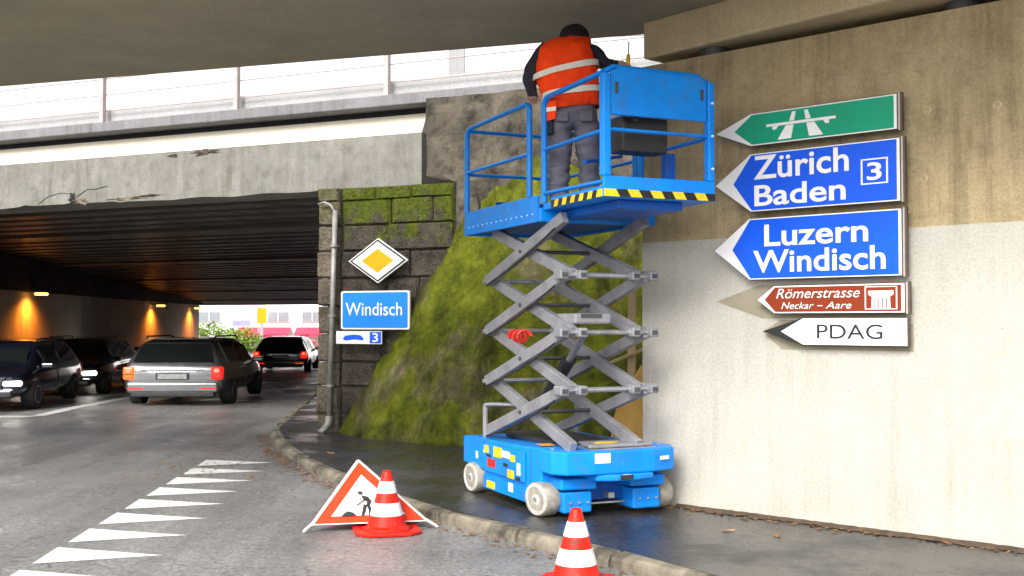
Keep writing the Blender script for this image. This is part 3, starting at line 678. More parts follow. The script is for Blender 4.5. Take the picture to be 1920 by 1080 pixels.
# stickers on the chassis
def dec(mat, y0, y1, z0, z1): P('sticker', mat, MB().box(.007, .0115, y0, y1, z0, z1), 0)
dec('decal_yellow', .93, 1.02, .60, .68); dec('decal_yellow', .66, .82, .58, .69); dec('decal_white', .50, .66, .60, .67); dec('decal_yellow', .40, .49, .58, .65)
dec('decal_red', .79, .95, .46, .55); dec('decal_yellow', .42, .54, .405, .49); dec('decal_white', .30, .36, .46, .58); dec('decal_white', .44, .52, .27, .36)
for m_, y0, y1, z0, z1 in (('decal_yellow', .80, .96, .235, .31), ): P('sticker', m_, MB().box(.006, .0115, y0, y1, z0, z1), 0)
P('door_latch', 'black_plastic', MB().box(.006, .0115, .88, .97, .565, .59), .001); P('door_latch', 'black_plastic', MB().box(.006, .0115, .54, .62, .51, .545), .001); P('door_latch', 'black_plastic', MB().box(.006, .0115, .30, .38, .405, .44), .001)
P('sticker', 'decal_white', MB().box(.03, .034, 1.22, 1.26, .50, .58), 0); P('sticker', 'decal_white', MB().box(.03, .034, 1.06, 1.09, .58, .62), 0)
P('sticker', 'decal_white', MB().box(.305, .43, -.3555, -.351, .66, .755), 0)
P('sticker', 'decal_white', MB().box(.515, .585, -.3805, -.376, .535, .548), 0)
P('sticker', 'decal_white', MB().box(.84, .93, -.3350, -.328, .665, .70, Matrix.Translation((.88, -.33, 0)) @ Matrix.Rotation(R(17), 4, 'Z') @ Matrix.Translation((-.88, .323, 0))), 0)
P('sticker', 'decal_orange', MB().slab([(.10, .08), (.20, .08), (.20, .2), (.10, .2)], .785, .79), 0)
P('top_plate', 'steel', MB().slab([(.30, -.30), (.85, -.28), (.80, .10), (.35, .10)], .7755, .7758+.01), .002)
for x in (.09, .24, .70, .97): P('bolt', 'steel', MB().cyl((x, -.10, .772), (x, -.10, .784), .014, n=6), 0)
P('panel_seam', 'pin_dark', MB().box(.0335, .0345, .16, .168, .40, .74), 0); P('panel_seam', 'pin_dark', MB().box(.0335, .0345, 1.07, 1.078, .42, .72), 0)
P('hose', 'rubber_black', MB().tube([(.40, .02, .46), (.36, -.08, .42), (.30, -.10, .34), (.26, -.04, .28)], .012, 8), 0, True); P('hose', 'rubber_black', MB().tube([(.66, .02, .46), (.70, -.10, .41), (.76, -.09, .34), (.80, -.02, .28)], .012, 8), 0, True)
P('tie_rod', 'steel', MB().cyl((.30, -.05, .22), (.78, -.05, .22), .014, n=10), 0, True)
P('cable_tray', 'black_plastic', MB().box(.25, .75, .25, 1.15, .745, .80), .01)
# rear handle post
P('entry_post', 'arm_grey', MB().tube([(.10, 1.22, .72), (.10, 1.22, 1.07), (.10, 1.21, 1.09), (.12, 1.15, 1.10), (.35, .95, 1.10)], .022, 10), 0, True)
P('entry_post', 'arm_grey', MB().tube([(.95, 1.22, .72), (.95, 1.22, 1.07), (.95, 1.2, 1.10)], .022, 10), 0, True)
# scissor arms: four stacked crosses, an outer and an inner pair on each side
Z0, HH, YF, YR = .80, .553, -.245, 1.215
for k in range(4):
    za, zb = Z0+k*HH, Z0+(k+1)*HH; ins = (.06 if k in (0,) else 0)
    for xo, xi in ((.12, .185), (.785, .72)):
        P('scissor_arm', 'arm_grey', MB().beam((xo, YR, za), (xo, YF, zb), .055, .115, (0, 1, 1)), .008)
        P('scissor_arm', 'arm_grey', MB().beam((xi, YF, za), (xi, YR, zb), .055, .115, (0, 1, 1)), .008)
    ym = (YF+YR)/2
    P('centre_pin', 'pin_dark', MB().cyl((.085, ym, (za+zb)/2), (.82, ym, (za+zb)/2), .02, n=12), 0, True)
for k in range(1, 4):
    z = Z0+k*HH
    P('cross_tube', 'steel', MB().cyl((.08, YF, z), (.83, YF, z), .026, n=14), 0, True)
    P('cross_tube', 'steel', MB().cyl((.08, YR, z), (.83, YR, z), .024, n=14), 0, True)
    for x in (.085, .235, .67, .82):
        P('pivot_block', 'arm_grey', MB().box(x-.035, x+.035, YF-.075, YF+.05, z-.045, z+.045), .012)
        P('pivot_cap', 'pin_dark', MB().box(x-.022, x+.022, YF-.079, YF-.0755, z-.024, z+.018), 0)
for k in range(4):                                     # hoses and cables clipped to the arms
    za, zb = Z0+k*HH, Z0+(k+1)*HH
    P('cable', 'rubber_black', MB().tube([(.075, YR+(YF-YR)*f, za+(zb-za)*f-.065-.05*math.sin(f*math.pi)) for f in [i/8*.9+.05 for i in range(9)]], .008, 6), 0, True)
P('lift_cylinder', 'black_plastic', MB().cyl((.45, .95, 1.0), (.45, .35, 1.62), .055, n=16), 0, True)
P('cylinder_rod', 'steel', MB().cyl((.45, .36, 1.61), (.45, .05, 1.93), .03, n=14), 0, True)
P('cylinder_bracket', 'arm_grey', MB().box(.20, .50, -.245, .16, 1.985, 2.09), .02)
P('bracket_slot', 'pin_dark', MB().box(.25, .42, -.249, -.2455, 2.045, 2.085), 0)
for k in range(4):
    za, zb = Z0+k*HH, Z0+(k+1)*HH
    P('hose', 'rubber_black', MB().tube([(.235, YF+(YR-YF)*f, za+(zb-za)*f+.03-.09*math.sin(f*math.pi)) for f in [i/10 for i in range(11)]], .011, 6), 0, True)
P('cable_coil', 'decal_red', MB().tube([(.2+.05*math.cos(a*.7), .62+a*.010, 1.86+.06*math.sin(a*.7)) for a in range(24)], .016, 6), 0, True)
P('arm_foot_plate', 'arm_grey', MB().slab([(.30, -.27), (.84, -.25), (.76, .02), (.36, .02)], .79, .825), .01)
P('sticker', 'decal_yellow', MB().slab([(.50+.10*math.cos(a*math.pi/8), -.15+.055*math.sin(a*math.pi/8)) for a in range(16)], .826, .829), 0)
# main platform
ZB = 2.99
P('platform_floor', 'lift_blue_dark', MB().box(.06, .93, .01, 1.50, ZB+.03, ZB+.12), .006)
P('kick_plate', 'lift_blue', MB().box(.025, .055, .03, 1.52, ZB, ZB+.265), .006); P('kick_plate', 'lift_blue', MB().box(.935, .965, .03, 1.52, ZB, ZB+.265), .006); P('kick_plate', 'lift_blue', MB().box(.056, .934, 1.49, 1.52, ZB, ZB+.265), .006)
P('front_beam', 'lift_blue', MB().box(.03, 1.0, -.03, .025, ZB, ZB+.135), .008)
P('sticker', 'decal_yellow', MB().box(.40, .58, -.0345, -.0305, ZB+.03, ZB+.115), 0); P('sticker', 'decal_red', MB().box(.43, .55, -.0385, -.035, ZB+.06, ZB+.085), 0)
rv = MB()
for q in range(14): rv.cyl((.0245, .1+q*.1, ZB+.085), (.021, .1+q*.1, ZB+.085), .009, n=8)
P('rivet', 'decal_white', rv, 0)
ZT, ZM = 4.205, 3.69
def arc(c, r, a0, a1, n=5): return [(c[0]+r*math.cos(R(a0+(a1-a0)*i/n)), c[1]+r*math.sin(R(a0+(a1-a0)*i/n))) for i in range(n+1)]
for x in (.04, .95):
    hp = [(1.49, ZB+.26)] + arc((1.39, ZT-.1), .1, 0, 90) + arc((.26, ZT-.07), .07, 90, 180) + [(.19, ZB+.27)]
    P('guard_rail', 'lift_blue', MB().tube([(x, y, z) for y, z in hp], .024, 10), 0, True)
    P('mid_rail', 'lift_blue', MB().tube([(x, 1.49, ZM+.02), (x, .19, ZM)], .02, 10), 0, True)
P('rear_rail', 'lift_blue', MB().tube([(.04, 1.44, ZT-.03), (.95, 1.44, ZT-.03)], .022, 10), 0, True); P('rear_rail', 'lift_blue', MB().tube([(.04, 1.49, ZM), (.95, 1.49, ZM)], .02, 10), 0, True)
P('entry_gate', 'lift_blue_dark', MB().box(.30, .80, 1.455, 1.48, ZB+.33, ZB+.40).box(.30, .34, 1.455, 1.48, ZB+.12, ZB+.39), .006)
P('gate_chain', 'pin_dark', MB().tube([(.12, 1.45, ZB+.45), (.14, 1.45, ZB+.36), (.13, 1.45, ZB+.28)], .012, 6), 0, True)
# roll-out extension deck
EY = -1.0
P('extension_floor', 'lift_blue', MB().box(.05, .86, EY+.02, -.032, 3.10, 3.165), .006)
P('extension_floor_rib', 'lift_blue_dark', MB().box(.2, .7, EY+.10, -.035, 3.02, 3.098), .006)
ST = 3.105
def stripes(p, q, n, front):                           # yellow and black slanted bars along a deck edge
    p, q = Vector(p), Vector(q); d = (q-p)/n; o = Vector((-.004, 0, 0)) if not front else Vector((0, -.004, 0))
    for i in range(n):
        a = p+d*i; c = p+d*(i+1); sh = d*.35
        lo0 = a if i == 0 else a+sh*0; vs = []
        for dy in (0, 1):
            for pt, z in ((a+sh*(1 if i else 0), 0), (c+sh*(1 if i < n-1 else 0), 0), (c, .065), (a, .065)): vs.append(pt+Vector((0, 0, z))+o*dy)
        b = MB().add(vs, [(0, 1, 2, 3), (4, 5, 6, 7), (0, 1, 5, 4), (1, 2, 6, 5), (2, 3, 7, 6), (3, 0, 4, 7)])
        P('hazard_stripe', 'decal_yellow' if i % 2 == 0 else 'sign_black', b, 0)
P('edge_strip', 'lift_blue', MB().box(.028, .048, EY, -.20, 3.10, 3.20), .004); P('edge_strip', 'lift_blue', MB().box(.864, .884, EY, -.20, 3.10, 3.20), .004)
stripes((.027, EY, ST), (.027, -.22, ST), 12, False)
P('front_toe_board', 'lift_blue', MB().box(.028, .884, EY-.02, EY+.012, 3.10, 3.285), .006)
stripes((.028, EY-.021, ST), (.884, EY-.021, ST), 10, True)
for x in (.05, .862):
    P('front_post', 'lift_blue', MB().box(x-.025, x+.035 if x < .5 else x+.025, EY-.018, EY+.045, 3.285, ZT-.01), .012)
    hp = [(-.05, 3.17), (-.05, ZT-.1)] + arc((-.14, ZT-.1), .09, 0, 90) + [(EY+.04, ZT)]
    P('guard_rail', 'lift_blue', MB().tube([(x, y, z) for y, z in hp], .024, 10), 0, True)
    P('mid_rail', 'lift_blue', MB().tube([(x, -.05, ZM), (x, EY+.04, ZM)], .02, 10), 0, True)
    P('toe_rail', 'lift_blue', MB().tube([(x, -.05, 3.26), (x, EY+.03, 3.24)], .02, 10), 0, True)
pn = MB(); c_ = [(.09, 3.83), (.83, 3.83), (.83, ZT-.02), (.78, ZT+.03), (.16, ZT+.05), (.09, ZT+.01)]
pn.plate(c_, EY-.005, EY+.02); P('front_panel', 'lift_blue', pn, .006)
P('front_top_rail', 'lift_blue', MB().tube([(.05, EY+.035, ZT), (.12, EY+.035, ZT+.055), (.78, EY+.035, ZT+.045), (.862, EY+.035, ZT-.03)], .026, 10), 0, True)
P('front_mid_rail', 'lift_blue', MB().tube([(.05, EY+.01, 3.70), (.862, EY+.01, 3.70)], .018, 10), 0, True)
for x in (.13, .79): P('panel_hinge', 'pin_dark', MB().box(x-.012, x+.012, EY-.012, EY-.0055, 4.02, 4.12), .003)
for z in (3.4, 3.7, 4.0):
    P('post_bolt', 'decal_white', MB().cyl((.865, EY-.0185, z), (.865, EY-.026, z), .011, n=8), 0)
P('control_box', 'black_plastic', MB().box(.24, .60, EY+.12, EY+.30, 3.54, 3.86), .02)
P('control_hook', 'black_plastic', MB().box(.30, .34, EY+.06, EY+.119, 3.80, 3.88), .004)
P('diagonal_brace', 'lift_blue_dark', MB().tube([(.15, EY+.5, 3.50), (.55, EY+.7, 3.62)], .018, 8), 0, True)
P('document_holder', 'lift_blue_dark', MB().box(.72, .80, EY+.35, EY+.42, 3.17, 3.60), .008)

# ------------------------------------------------------------------ worker on the platform
MX, MY, MZ = .455, 8.42, 3.125
man = thing('person', 'worker in orange vest and grey trousers standing on the raised lift platform', 'person', (MX, MY, MZ))
nodes = {'pel': (0, 0, .97, .155, .12), 'sp': (-.01, -.005, 1.15, .155, .115), 'ch': (-.035, .0, 1.44, .195, .13), 'nb': (-.005, .05, 1.62, .09, .08), 'nk': (.01, .09, 1.68, .06, .06), 'hl': (.015, .14, 1.70, .078, .09), 'hc': (.015, .15, 1.775, .086, .10), 'ht': (.015, .145, 1.85, .055, .065), 'no': (.015, .26, 1.72, .018, .018),
 'ls': (-.215, .01, 1.60, .08, .08), 'le': (-.335, -.03, 1.30, .058, .058), 'lw': (-.30, .02, 1.13, .038, .036), 'lh': (-.292, .05, 1.115, .036, .024),
 'rs': (.16, .02, 1.60, .088, .088), 're': (.215, .05, 1.455, .072, .072), 'rw': (.33, .13, 1.475, .048, .046), 'rh': (.375, .155, 1.485, .038, .028),
 'lhp': (-.095, 0, .90, .118, .118), 'lk': (-.105, .035, .50, .095, .095), 'la': (-.115, -.01, .13, .075, .075), 'lf': (-.12, .0, .05, .055, .05), 'lt': (-.135, .17, .035, .045, .032),
 'rhp': (.095, 0, .90, .118, .118), 'rk': (.115, .055, .50, .095, .095), 'ra': (.125, .0, .13, .075, .075), 'rf': (.13, .01, .05, .055, .05), 'rt': (.15, .18, .035, .045, .032)}
for h, (hx, hy, hz), dirs in (('l', (-.292, .05, 1.115), [(-.035, .05, -.012), (-.02, .065, -.02), (.0, .066, -.02), (.018, .055, -.018), (.035, .02, -.01)]), ('r', (.375, .155, 1.485), [(.045, .02, .03), (.055, .01, .014), (.056, .005, -.004), (.048, .0, -.02), (.01, .03, .04)])):
    for q, dd in enumerate(dirs):
        k1 = (hx+dd[0]*.8, hy+dd[1]*.8, hz+dd[2]*.6, .011, .011); k2 = (hx+dd[0]*1.25, hy+dd[1]*1.25, hz+dd[2]*1.6-.012, .009, .009)
        nodes[f'{h}f{q}a'] = k1; nodes[f'{h}f{q}b'] = k2
edges = [('pel', 'sp'), ('sp', 'ch'), ('ch', 'nb'), ('nb', 'nk'), ('nk', 'hl'), ('hl', 'hc'), ('hc', 'ht'), ('hl', 'no'), ('ch', 'ls'), ('ls', 'le'), ('le', 'lw'), ('lw', 'lh'), ('ch', 'rs'), ('rs', 're'), ('re', 'rw'), ('rw', 'rh'),
 ('pel', 'lhp'), ('lhp', 'lk'), ('lk', 'la'), ('la', 'lf'), ('lf', 'lt'), ('pel', 'rhp'), ('rhp', 'rk'), ('rk', 'ra'), ('ra', 'rf'), ('rf', 'rt')]
for h in 'lr':
    for q in range(5): edges += [(h+'h', f'{h}f{q}a'), (f'{h}f{q}a', f'{h}f{q}b')]
ids = {k: i for i, k in enumerate(nodes)}
me = bpy.data.meshes.new('skel'); me.from_pydata([nodes[k][:3] for k in nodes], [(ids[a], ids[c]) for a, c in edges], [])
sk = bpy.data.objects.new('skel', me); C.objects.link(sk)
md = sk.modifiers.new('skin', 'SKIN'); md.use_smooth_shade = True
for i, k in enumerate(nodes): me.skin_vertices[0].data[i].radius = nodes[k][3:]; me.skin_vertices[0].data[i].use_root = (k == 'pel')
sk.modifiers.new('sub', 'SUBSURF').levels = 3
dg = bpy.context.evaluated_depsgraph_get(); bm_ = bpy.data.meshes.new_from_object(sk.evaluated_get(dg))
C.objects.unlink(sk); bpy.data.objects.remove(sk)
bm_.name = 'body'
for v in bm_.vertices:
    p = v.co
    if p.z < 1.0 and p.z > .12:                      # creases in the trousers
        p += v.normal*(noise.fractal(Vector((p.x*6, p.y*6, p.z*15)), .8, 2, 3)*.026)
    elif p.z > 1.1 and p.z < 1.66: p += v.normal*(noise.noise(p*11)*.010)
bm_.materials.clear()
for nme in ('trouser_grey', 'jacket_dark', 'skin', 'boot_dark'): bm_.materials.append(M[nme])
for f in bm_.polygons:
    c = f.center
    if c.z < .11: f.material_index = 3
    elif c.z < 1.09 and abs(c.x) < .235: f.material_index = 0
    elif c.z > 1.66 or c.x > .345 or (c.x < -.25 and c.z < 1.12): f.material_index = 2
    else: f.material_index = 1
for v in bm_.vertices: v.co = (v.co.x*KX, v.co.y*KX, v.co.z*KZ)
body = bpy.data.objects.new('body', bm_); C.objects.link(body); body.parent = man; bm_.shade_smooth()
def ring(cx, cy, z, rx, ry, n=28, tilt=0, seed=0, amp=.0):
    o = []
    for i in range(n):
        a = 2*math.pi*i/n; k = 1+amp*noise.noise(Vector((math.cos(a)*2+seed, math.sin(a)*2, z*9)))
        ex = .8; x = rx*k*math.copysign(abs(math.cos(a))**ex, math.cos(a)); y = ry*k*math.copysign(abs(math.sin(a))**ex, math.sin(a))
        o.append((cx+x, cy+y, z+tilt*x))
    return o
VR = [(.0, .0, .985, .195, .17), (-.01, -.005, 1.10, .205, .18), (-.025, -.005, 1.22, .225, .182), (-.05, -.005, 1.36, .232, .185), (-.07, 0, 1.48, .22, .183), (-.07, .01, 1.58, .20, .165), (-.045, .02, 1.65, .185, .145), (-.005, .045, 1.70, .13, .11)]
vest = MB(); vest.loft([ring(*r[:5], tilt=.14 if i < 6 else .05, amp=.12) for i, r in enumerate(VR)], caps=False); vb = vest.build('safety_vest', 'vest_orange', man, smooth=True, sub=2)
md = vb.modifiers.new('folds', 'DISPLACE'); tx = bpy.data.textures.new('folds', 'CLOUDS'); tx.noise_scale = .11; tx.noise_depth = 3; md.texture = tx; md.strength = .045; md.mid_level = .5
so_ = vb.modifiers.new('thick', 'SOLIDIFY'); so_.thickness = .008
for z, cx, rx, tl in ((1.36, -.05, .246, .30), (1.135, -.012, .222, .18)):
    bd = MB(); bd.loft([ring(cx, -.005, z+dz, rx, .198, tilt=tl, amp=.09) for dz in (-.03, 0, .03)], caps=False); bd.build('reflective_band', 'vest_band', man, smooth=True)
tl = MB(); tl.add([(-.21, -.12, 1.05), (-.13, -.17, 1.05), (-.14, -.165, .86), (-.22, -.10, .84), (-.24, .02, .85), (-.215, .02, 1.05)], [(0, 1, 2, 3), (0, 3, 4, 5)]); o = tl.build('vest_flap', 'vest_orange', man); o.modifiers.new('t', 'SOLIDIFY').thickness = .01
tl = MB(); tl.add([(-.217, -.118, .975), (-.134, -.177, .975), (-.137, -.174, .935), (-.222, -.112, .935)], [(0, 1, 2, 3)]); o = tl.build('reflective_band', 'vest_band', man); o.modifiers.new('t', 'SOLIDIFY').thickness = .006
hat = MB(); hat.loft([ring(.015, .14, z, rx, ry, n=24) for z, rx, ry in ((1.665, .10, .105), (1.70, .112, .122), (1.76, .115, .128), (1.82, .10, .113), (1.865, .065, .075), (1.885, .02, .022))]); ht_ = hat.build('hair', 'cap_black', man, smooth=True, sub=3); md = ht_.modifiers.new('tufts', 'DISPLACE'); tx = bpy.data.textures.new('tufts', 'CLOUDS'); tx.noise_scale = .03; tx.noise_depth = 4; md.texture = tx; md.strength = .03; md.mid_level = .5
col_ = MB(); col_.loft([ring(.0, .07, z, rx, ry, n=20) for z, rx, ry in ((1.64, .15, .13), (1.70, .115, .12), (1.735, .10, .115))], caps=False); col_.build('jacket_collar', 'jacket_dark', man, smooth=True)
for s in (-1, 1):
    MB().tube([(s*.1+.015, .15, 1.69), (s*.118+.015, .145, 1.71), (s*.116+.015, .145, 1.74)], .014, 8).build('ear', 'skin', man, smooth=True)
    MB().cyl((s*.033+.015, .237, 1.765), (s*.033+.015, .251, 1.765), .011, n=10).build('eye', 'sign_black', man, smooth=True)
MB().box(-.012, .042, .225, .24, 1.672, 1.68).build('mouth', 'sign_brown', man)
for sx in (-1, 1): MB().box(sx*.09-.045, sx*.09+.045, -.148, -.128, .84, .94).build('pocket', 'trouser_grey', man, bevel=.006)
MB().box(-.20, -.15, -.11, -.02, .72, .92).build('tool_pouch', 'jacket_dark', man, bevel=.015)
tool = thing('screwdriver', 'yellow handled screwdriver held up in the worker right hand', 'tool', (MX+.425, MY+.165, MZ+1.46))
MB().cyl((0, 0, 0), (.004, 0, .13), .018, .014, n=12).build('handle', 'decal_yellow', tool, smooth=True); MB().cyl((.004, 0, .131), (.008, 0, .26), .006, n=8).build('shaft', 'steel', tool)

# ------------------------------------------------------------------ cones and folding sign
def cone(label, x, y, rz):
    t = thing('traffic_cone', label, 'traffic cone', (x, y, 0), rz, 'striped traffic cones by the kerb')
    s = .235; c = .09; pl = [(-s+c, -s), (s-c, -s), (s, -s+c), (s, s-c), (s-c, s), (-s+c, s), (-s, s-c), (-s, -s+c)]
    MB().slab(pl, .004, .035).build('base', 'cone_red', t, bevel=.01)
    MB().loft([[(r*math.cos(2*math.pi*i/32), r*math.sin(2*math.pi*i/32), z) for i in range(32)] for z, r in ((.036, .19), (.048, .155), (.069, .14))]).build('foot_ring', 'cone_red', t, smooth=True)
    cz = .915; rad = lambda z: .138 - (z/cz-.07)*.193
    for z0, z1, m_ in ((.076, .18, 'cone_red'), (.181, .31, 'cone_white'), (.311, .41, 'cone_red'), (.411, .53, 'cone_white'), (.531, .625, 'cone_red')):
        z0 *= cz; z1 *= cz; e = .003 if m_ == 'cone_white' else 0
        b = MB(); rs = [(z0, rad(z0)+e), ((z0+z1)/2, rad((z0+z1)/2)+e), (z1, rad(z1)+e)]
        if z1 > .56: rs += [(z1+.011, rad(z1)-.006), (z1+.013, rad(z1)-.02), (z1-.02, rad(z1)-.024)]
        b.loft([[(r*math.cos(2*math.pi*i/40), r*math.sin(2*math.pi*i/40), z) for i in range(40)] for z, r in rs])
        sharp(b.build('white_sleeve' if m_ == 'cone_white' else 'cone_band', m_, t), 50)
    return t
cone('red and white striped cone standing in front of the folding triangle sign', -.90, 8.22, R(12))
cone('red and white striped cone cut by the bottom edge, in front of the lift', .368, 6.56, R(-20))

ap, lf_, rf_, bk = Vector((-1.148, 8.52, .63)), Vector((-1.47, 8.16, 0)), Vector((-.56, 8.36, 0)), Vector((-.92, 9.05, 0))
tri = thing('roadworks_sign', 'folding orange roadworks triangle sign standing on the road by the kerb', 'road sign', (-1.02, 8.5, 0))
o3 = Vector((-1.02, 8.5, 0))
A, L_, R_, B_ = [p-o3 for p in (ap, lf_, rf_, bk)]
for foot in (L_, R_, B_):
    d = foot-A; pts = [A, A+d*.86, A+d*.95+Vector((d.x, d.y, 0)).normalized()*.03, foot+Vector((0, 0, .012))+Vector((d.x, d.y, 0)).normalized()*.02]
    MB().tube(pts, .012, 8).build('leg', 'sign_white', tri, smooth=True)
def tface(P0, P1, P2, name, mat, i0=0.0, off=0.0, back=None):
    c = (P0+P1+P2)/3; n = (P1-P0).cross(P2-P0).normalized(); n = n if n.y < 0 else -n
    q = [c+(p-c)*(1-i0)+n*off for p in (P0, P1, P2)]
    b = MB(); b.add(q+[p-n*.003 for p in q], [(0, 1, 2), (5, 4, 3), (0, 3, 4, 1), (1, 4, 5, 2), (2, 5, 3, 0)]); return b.build(name, mat, tri), c, n
kl, kr, kb_ = A+(L_-A)*.90, A+(R_-A)*.90, A+(B_-A)*.90
tface(A, kl, kr, 'fabric_edge', 'sign_white', 0, .014); tface(A, kl, kr, 'orange_border', 'tri_orange', .05, .019)
_, cc, nn_ = tface(A, kl, kr, 'white_field', 'sign_white', .36, .024)
tface(A, kr, kb_, 'fabric_side', 'tri_orange', 0, 0); tface(A, kl, kb_, 'fabric_side', 'tri_orange', 0, -.01)
ux = (kr-kl).normalized(); uz = ux.cross(nn_).normalized()
if uz.z < 0: uz = -uz
def pic(poly, nm='worker_symbol'):
    q = [cc+nn_*.029+ux*(x-.035)+uz*z*1.15 for x, z in poly]; k = len(q)
    MB().add(q+[p-nn_*.003 for p in q], [tuple(range(k)), tuple(range(k, 2*k))[::-1]]+[(i, (i+1) % k, k+(i+1) % k, k+i) for i in range(k)]).build(nm, 'sign_black', tri)
pic([(.0, .055), (.05, .04), (.075, .0), (.06, -.035), (.035, -.03), (.04, .0), (.01, .02)])
pic([(.035, -.03), (.06, -.03), (.075, -.075), (.07, -.12), (.05, -.12), (.05, -.075)]); pic([(.015, -.02), (.04, -.03), (.03, -.08), (.015, -.12), (-.005, -.12), (.005, -.07)])
pic([(-.02, .09), (.01, .085), (.012, .06), (-.012, .057), (-.024, .07)]); pic([(.045, .035), (.055, .03), (-.03, -.035), (-.038, -.028)])
pic([(-.15, -.12), (-.035, -.12), (-.06, -.09), (-.10, -.075), (-.13, -.095)], 'heap_symbol')

# board and timber by the wall corner, leaves
bd = thing('plywood_sheet', 'tan sheet of board leaning in the corner behind the lift', 'board', (1.0, 10.05, PH), R(5))
b = MB(); b.plate([(-.17, .0), (.3, .0), (.3, 1.40), (.14, 1.38), (.06, 1.20), (-.06, .98), (-.12, .70)], -.02, .0); o = b.build('sheet', 'board_tan', bd, bevel=.004)
tb = thing('timber_batten', 'pale timber batten standing upright behind the scissor arms', 'timber', (1.09, 10.5, PH))
MB().beam((0, 0, 0), (.03, .10, 2.35), .07, .04).build('batten', 'timber', tb, bevel=.004); MB().beam((-.25, .0, 1.35), (.25, .05, 1.62), .06, .03).build('cross_piece', 'timber', tb, bevel=.004)
def leafmesh(mat):
    b = MB(); b.add([(-.05, 0, .002), (-.02, -.025, .012), (.03, -.02, .006), (.06, 0, .016), (.03, .022, .008), (-.02, .026, .004), (0, 0, .012)], [(6, 0, 1), (6, 1, 2), (6, 2, 3), (6, 3, 4), (6, 4, 5), (6, 5, 0)]); me = b.mesh('fallen_leaf'); me.materials.append(M[mat]); return me
lm = [leafmesh('leaf_brown'), leafmesh('leaf_tan')]
for i, (x, y, lab) in enumerate(((1.46, 7.74, 'tan fallen leaf lying alone on the wet pavement near the wall'), (1.75, 7.55, 'brown fallen leaf right of the tan leaf on the pavement'), (-1.95, 12.3, 'fallen leaf on the pavement near the kerb bend'))):
    o = bpy.data.objects.new('fallen_leaf', lm[(i+1) % 2]); C.objects.link(o); o.location = (x*KX, y*KX, (PH+.004)*KZ); o.rotation_euler = (0, 0, i*1.3); tag(o, lab, 'leaf', 'single fallen leaves')
dirt = MB(); dv = []; df = []
for k in range(161):
    q = WP + WD*(-.05+k*.04); w = .035+.11*abs(noise.fractal(Vector((k*.13, 2, 0)), 1, 2, 4))+.02*random.random(); n_ = Vector((WD.y, -WD.x))
    for f, z in ((-.01, .03), (.35, .022), (1, .003)): p = q+n_*w*f; dv.append((p.x, p.y, PH+z+.006*random.random()))
for k in range(160):
    for a in (0, 1): df.append((3*k+a, 3*k+a+1, 3*k+a+4, 3*k+a+3))
dirt.add(dv, df); tag(dirt.build('soil_edge', 'soil', pav), kind='stuff')
lit = MB(); rr = random.Random(11)
def scatter(px_, py_, z, n, w):
    for _ in range(n):
        x, y = px_+rr.gauss(0, w), py_+rr.gauss(0, w); s = rr.uniform(.008, .03); a = rr.uniform(0, 6.28)
        pts = [(x+s*math.cos(a+q)*rr.uniform(.5, 1.2), y+s*math.sin(a+q)*rr.uniform(.5, 1.2), z+rr.uniform(.004, .018)) for q in (0, 1.6, 3.1, 4.7)]
        lit.add(pts, [(0, 1, 2, 3)])
for p in along(KP[4:17], .10):
    if p.y > 6.3: scatter(p.x-.07, p.y-.07, 0, 3 if p.y < 10 else 7, .06)
for k in range(60): q = Vector((-2.9, 13.2)) + Vector((rr.uniform(-.5, .9), rr.uniform(-1.6, 1.2))); scatter(q.x-.3, q.y-.6, 0, 3, .1)
for k in range(90):
    q = WP + WD*(k*.06-.1) - Vector((-WD.y, WD.x))*rr.uniform(.02, .14); scatter(q.x, q.y, PH, 3, .035)
tag(lit.build('leaf_litter', 'leaf_brown', fix=False), kind='stuff', label='brown leaf litter along the kerb and the foot of the wall', cat='litter')

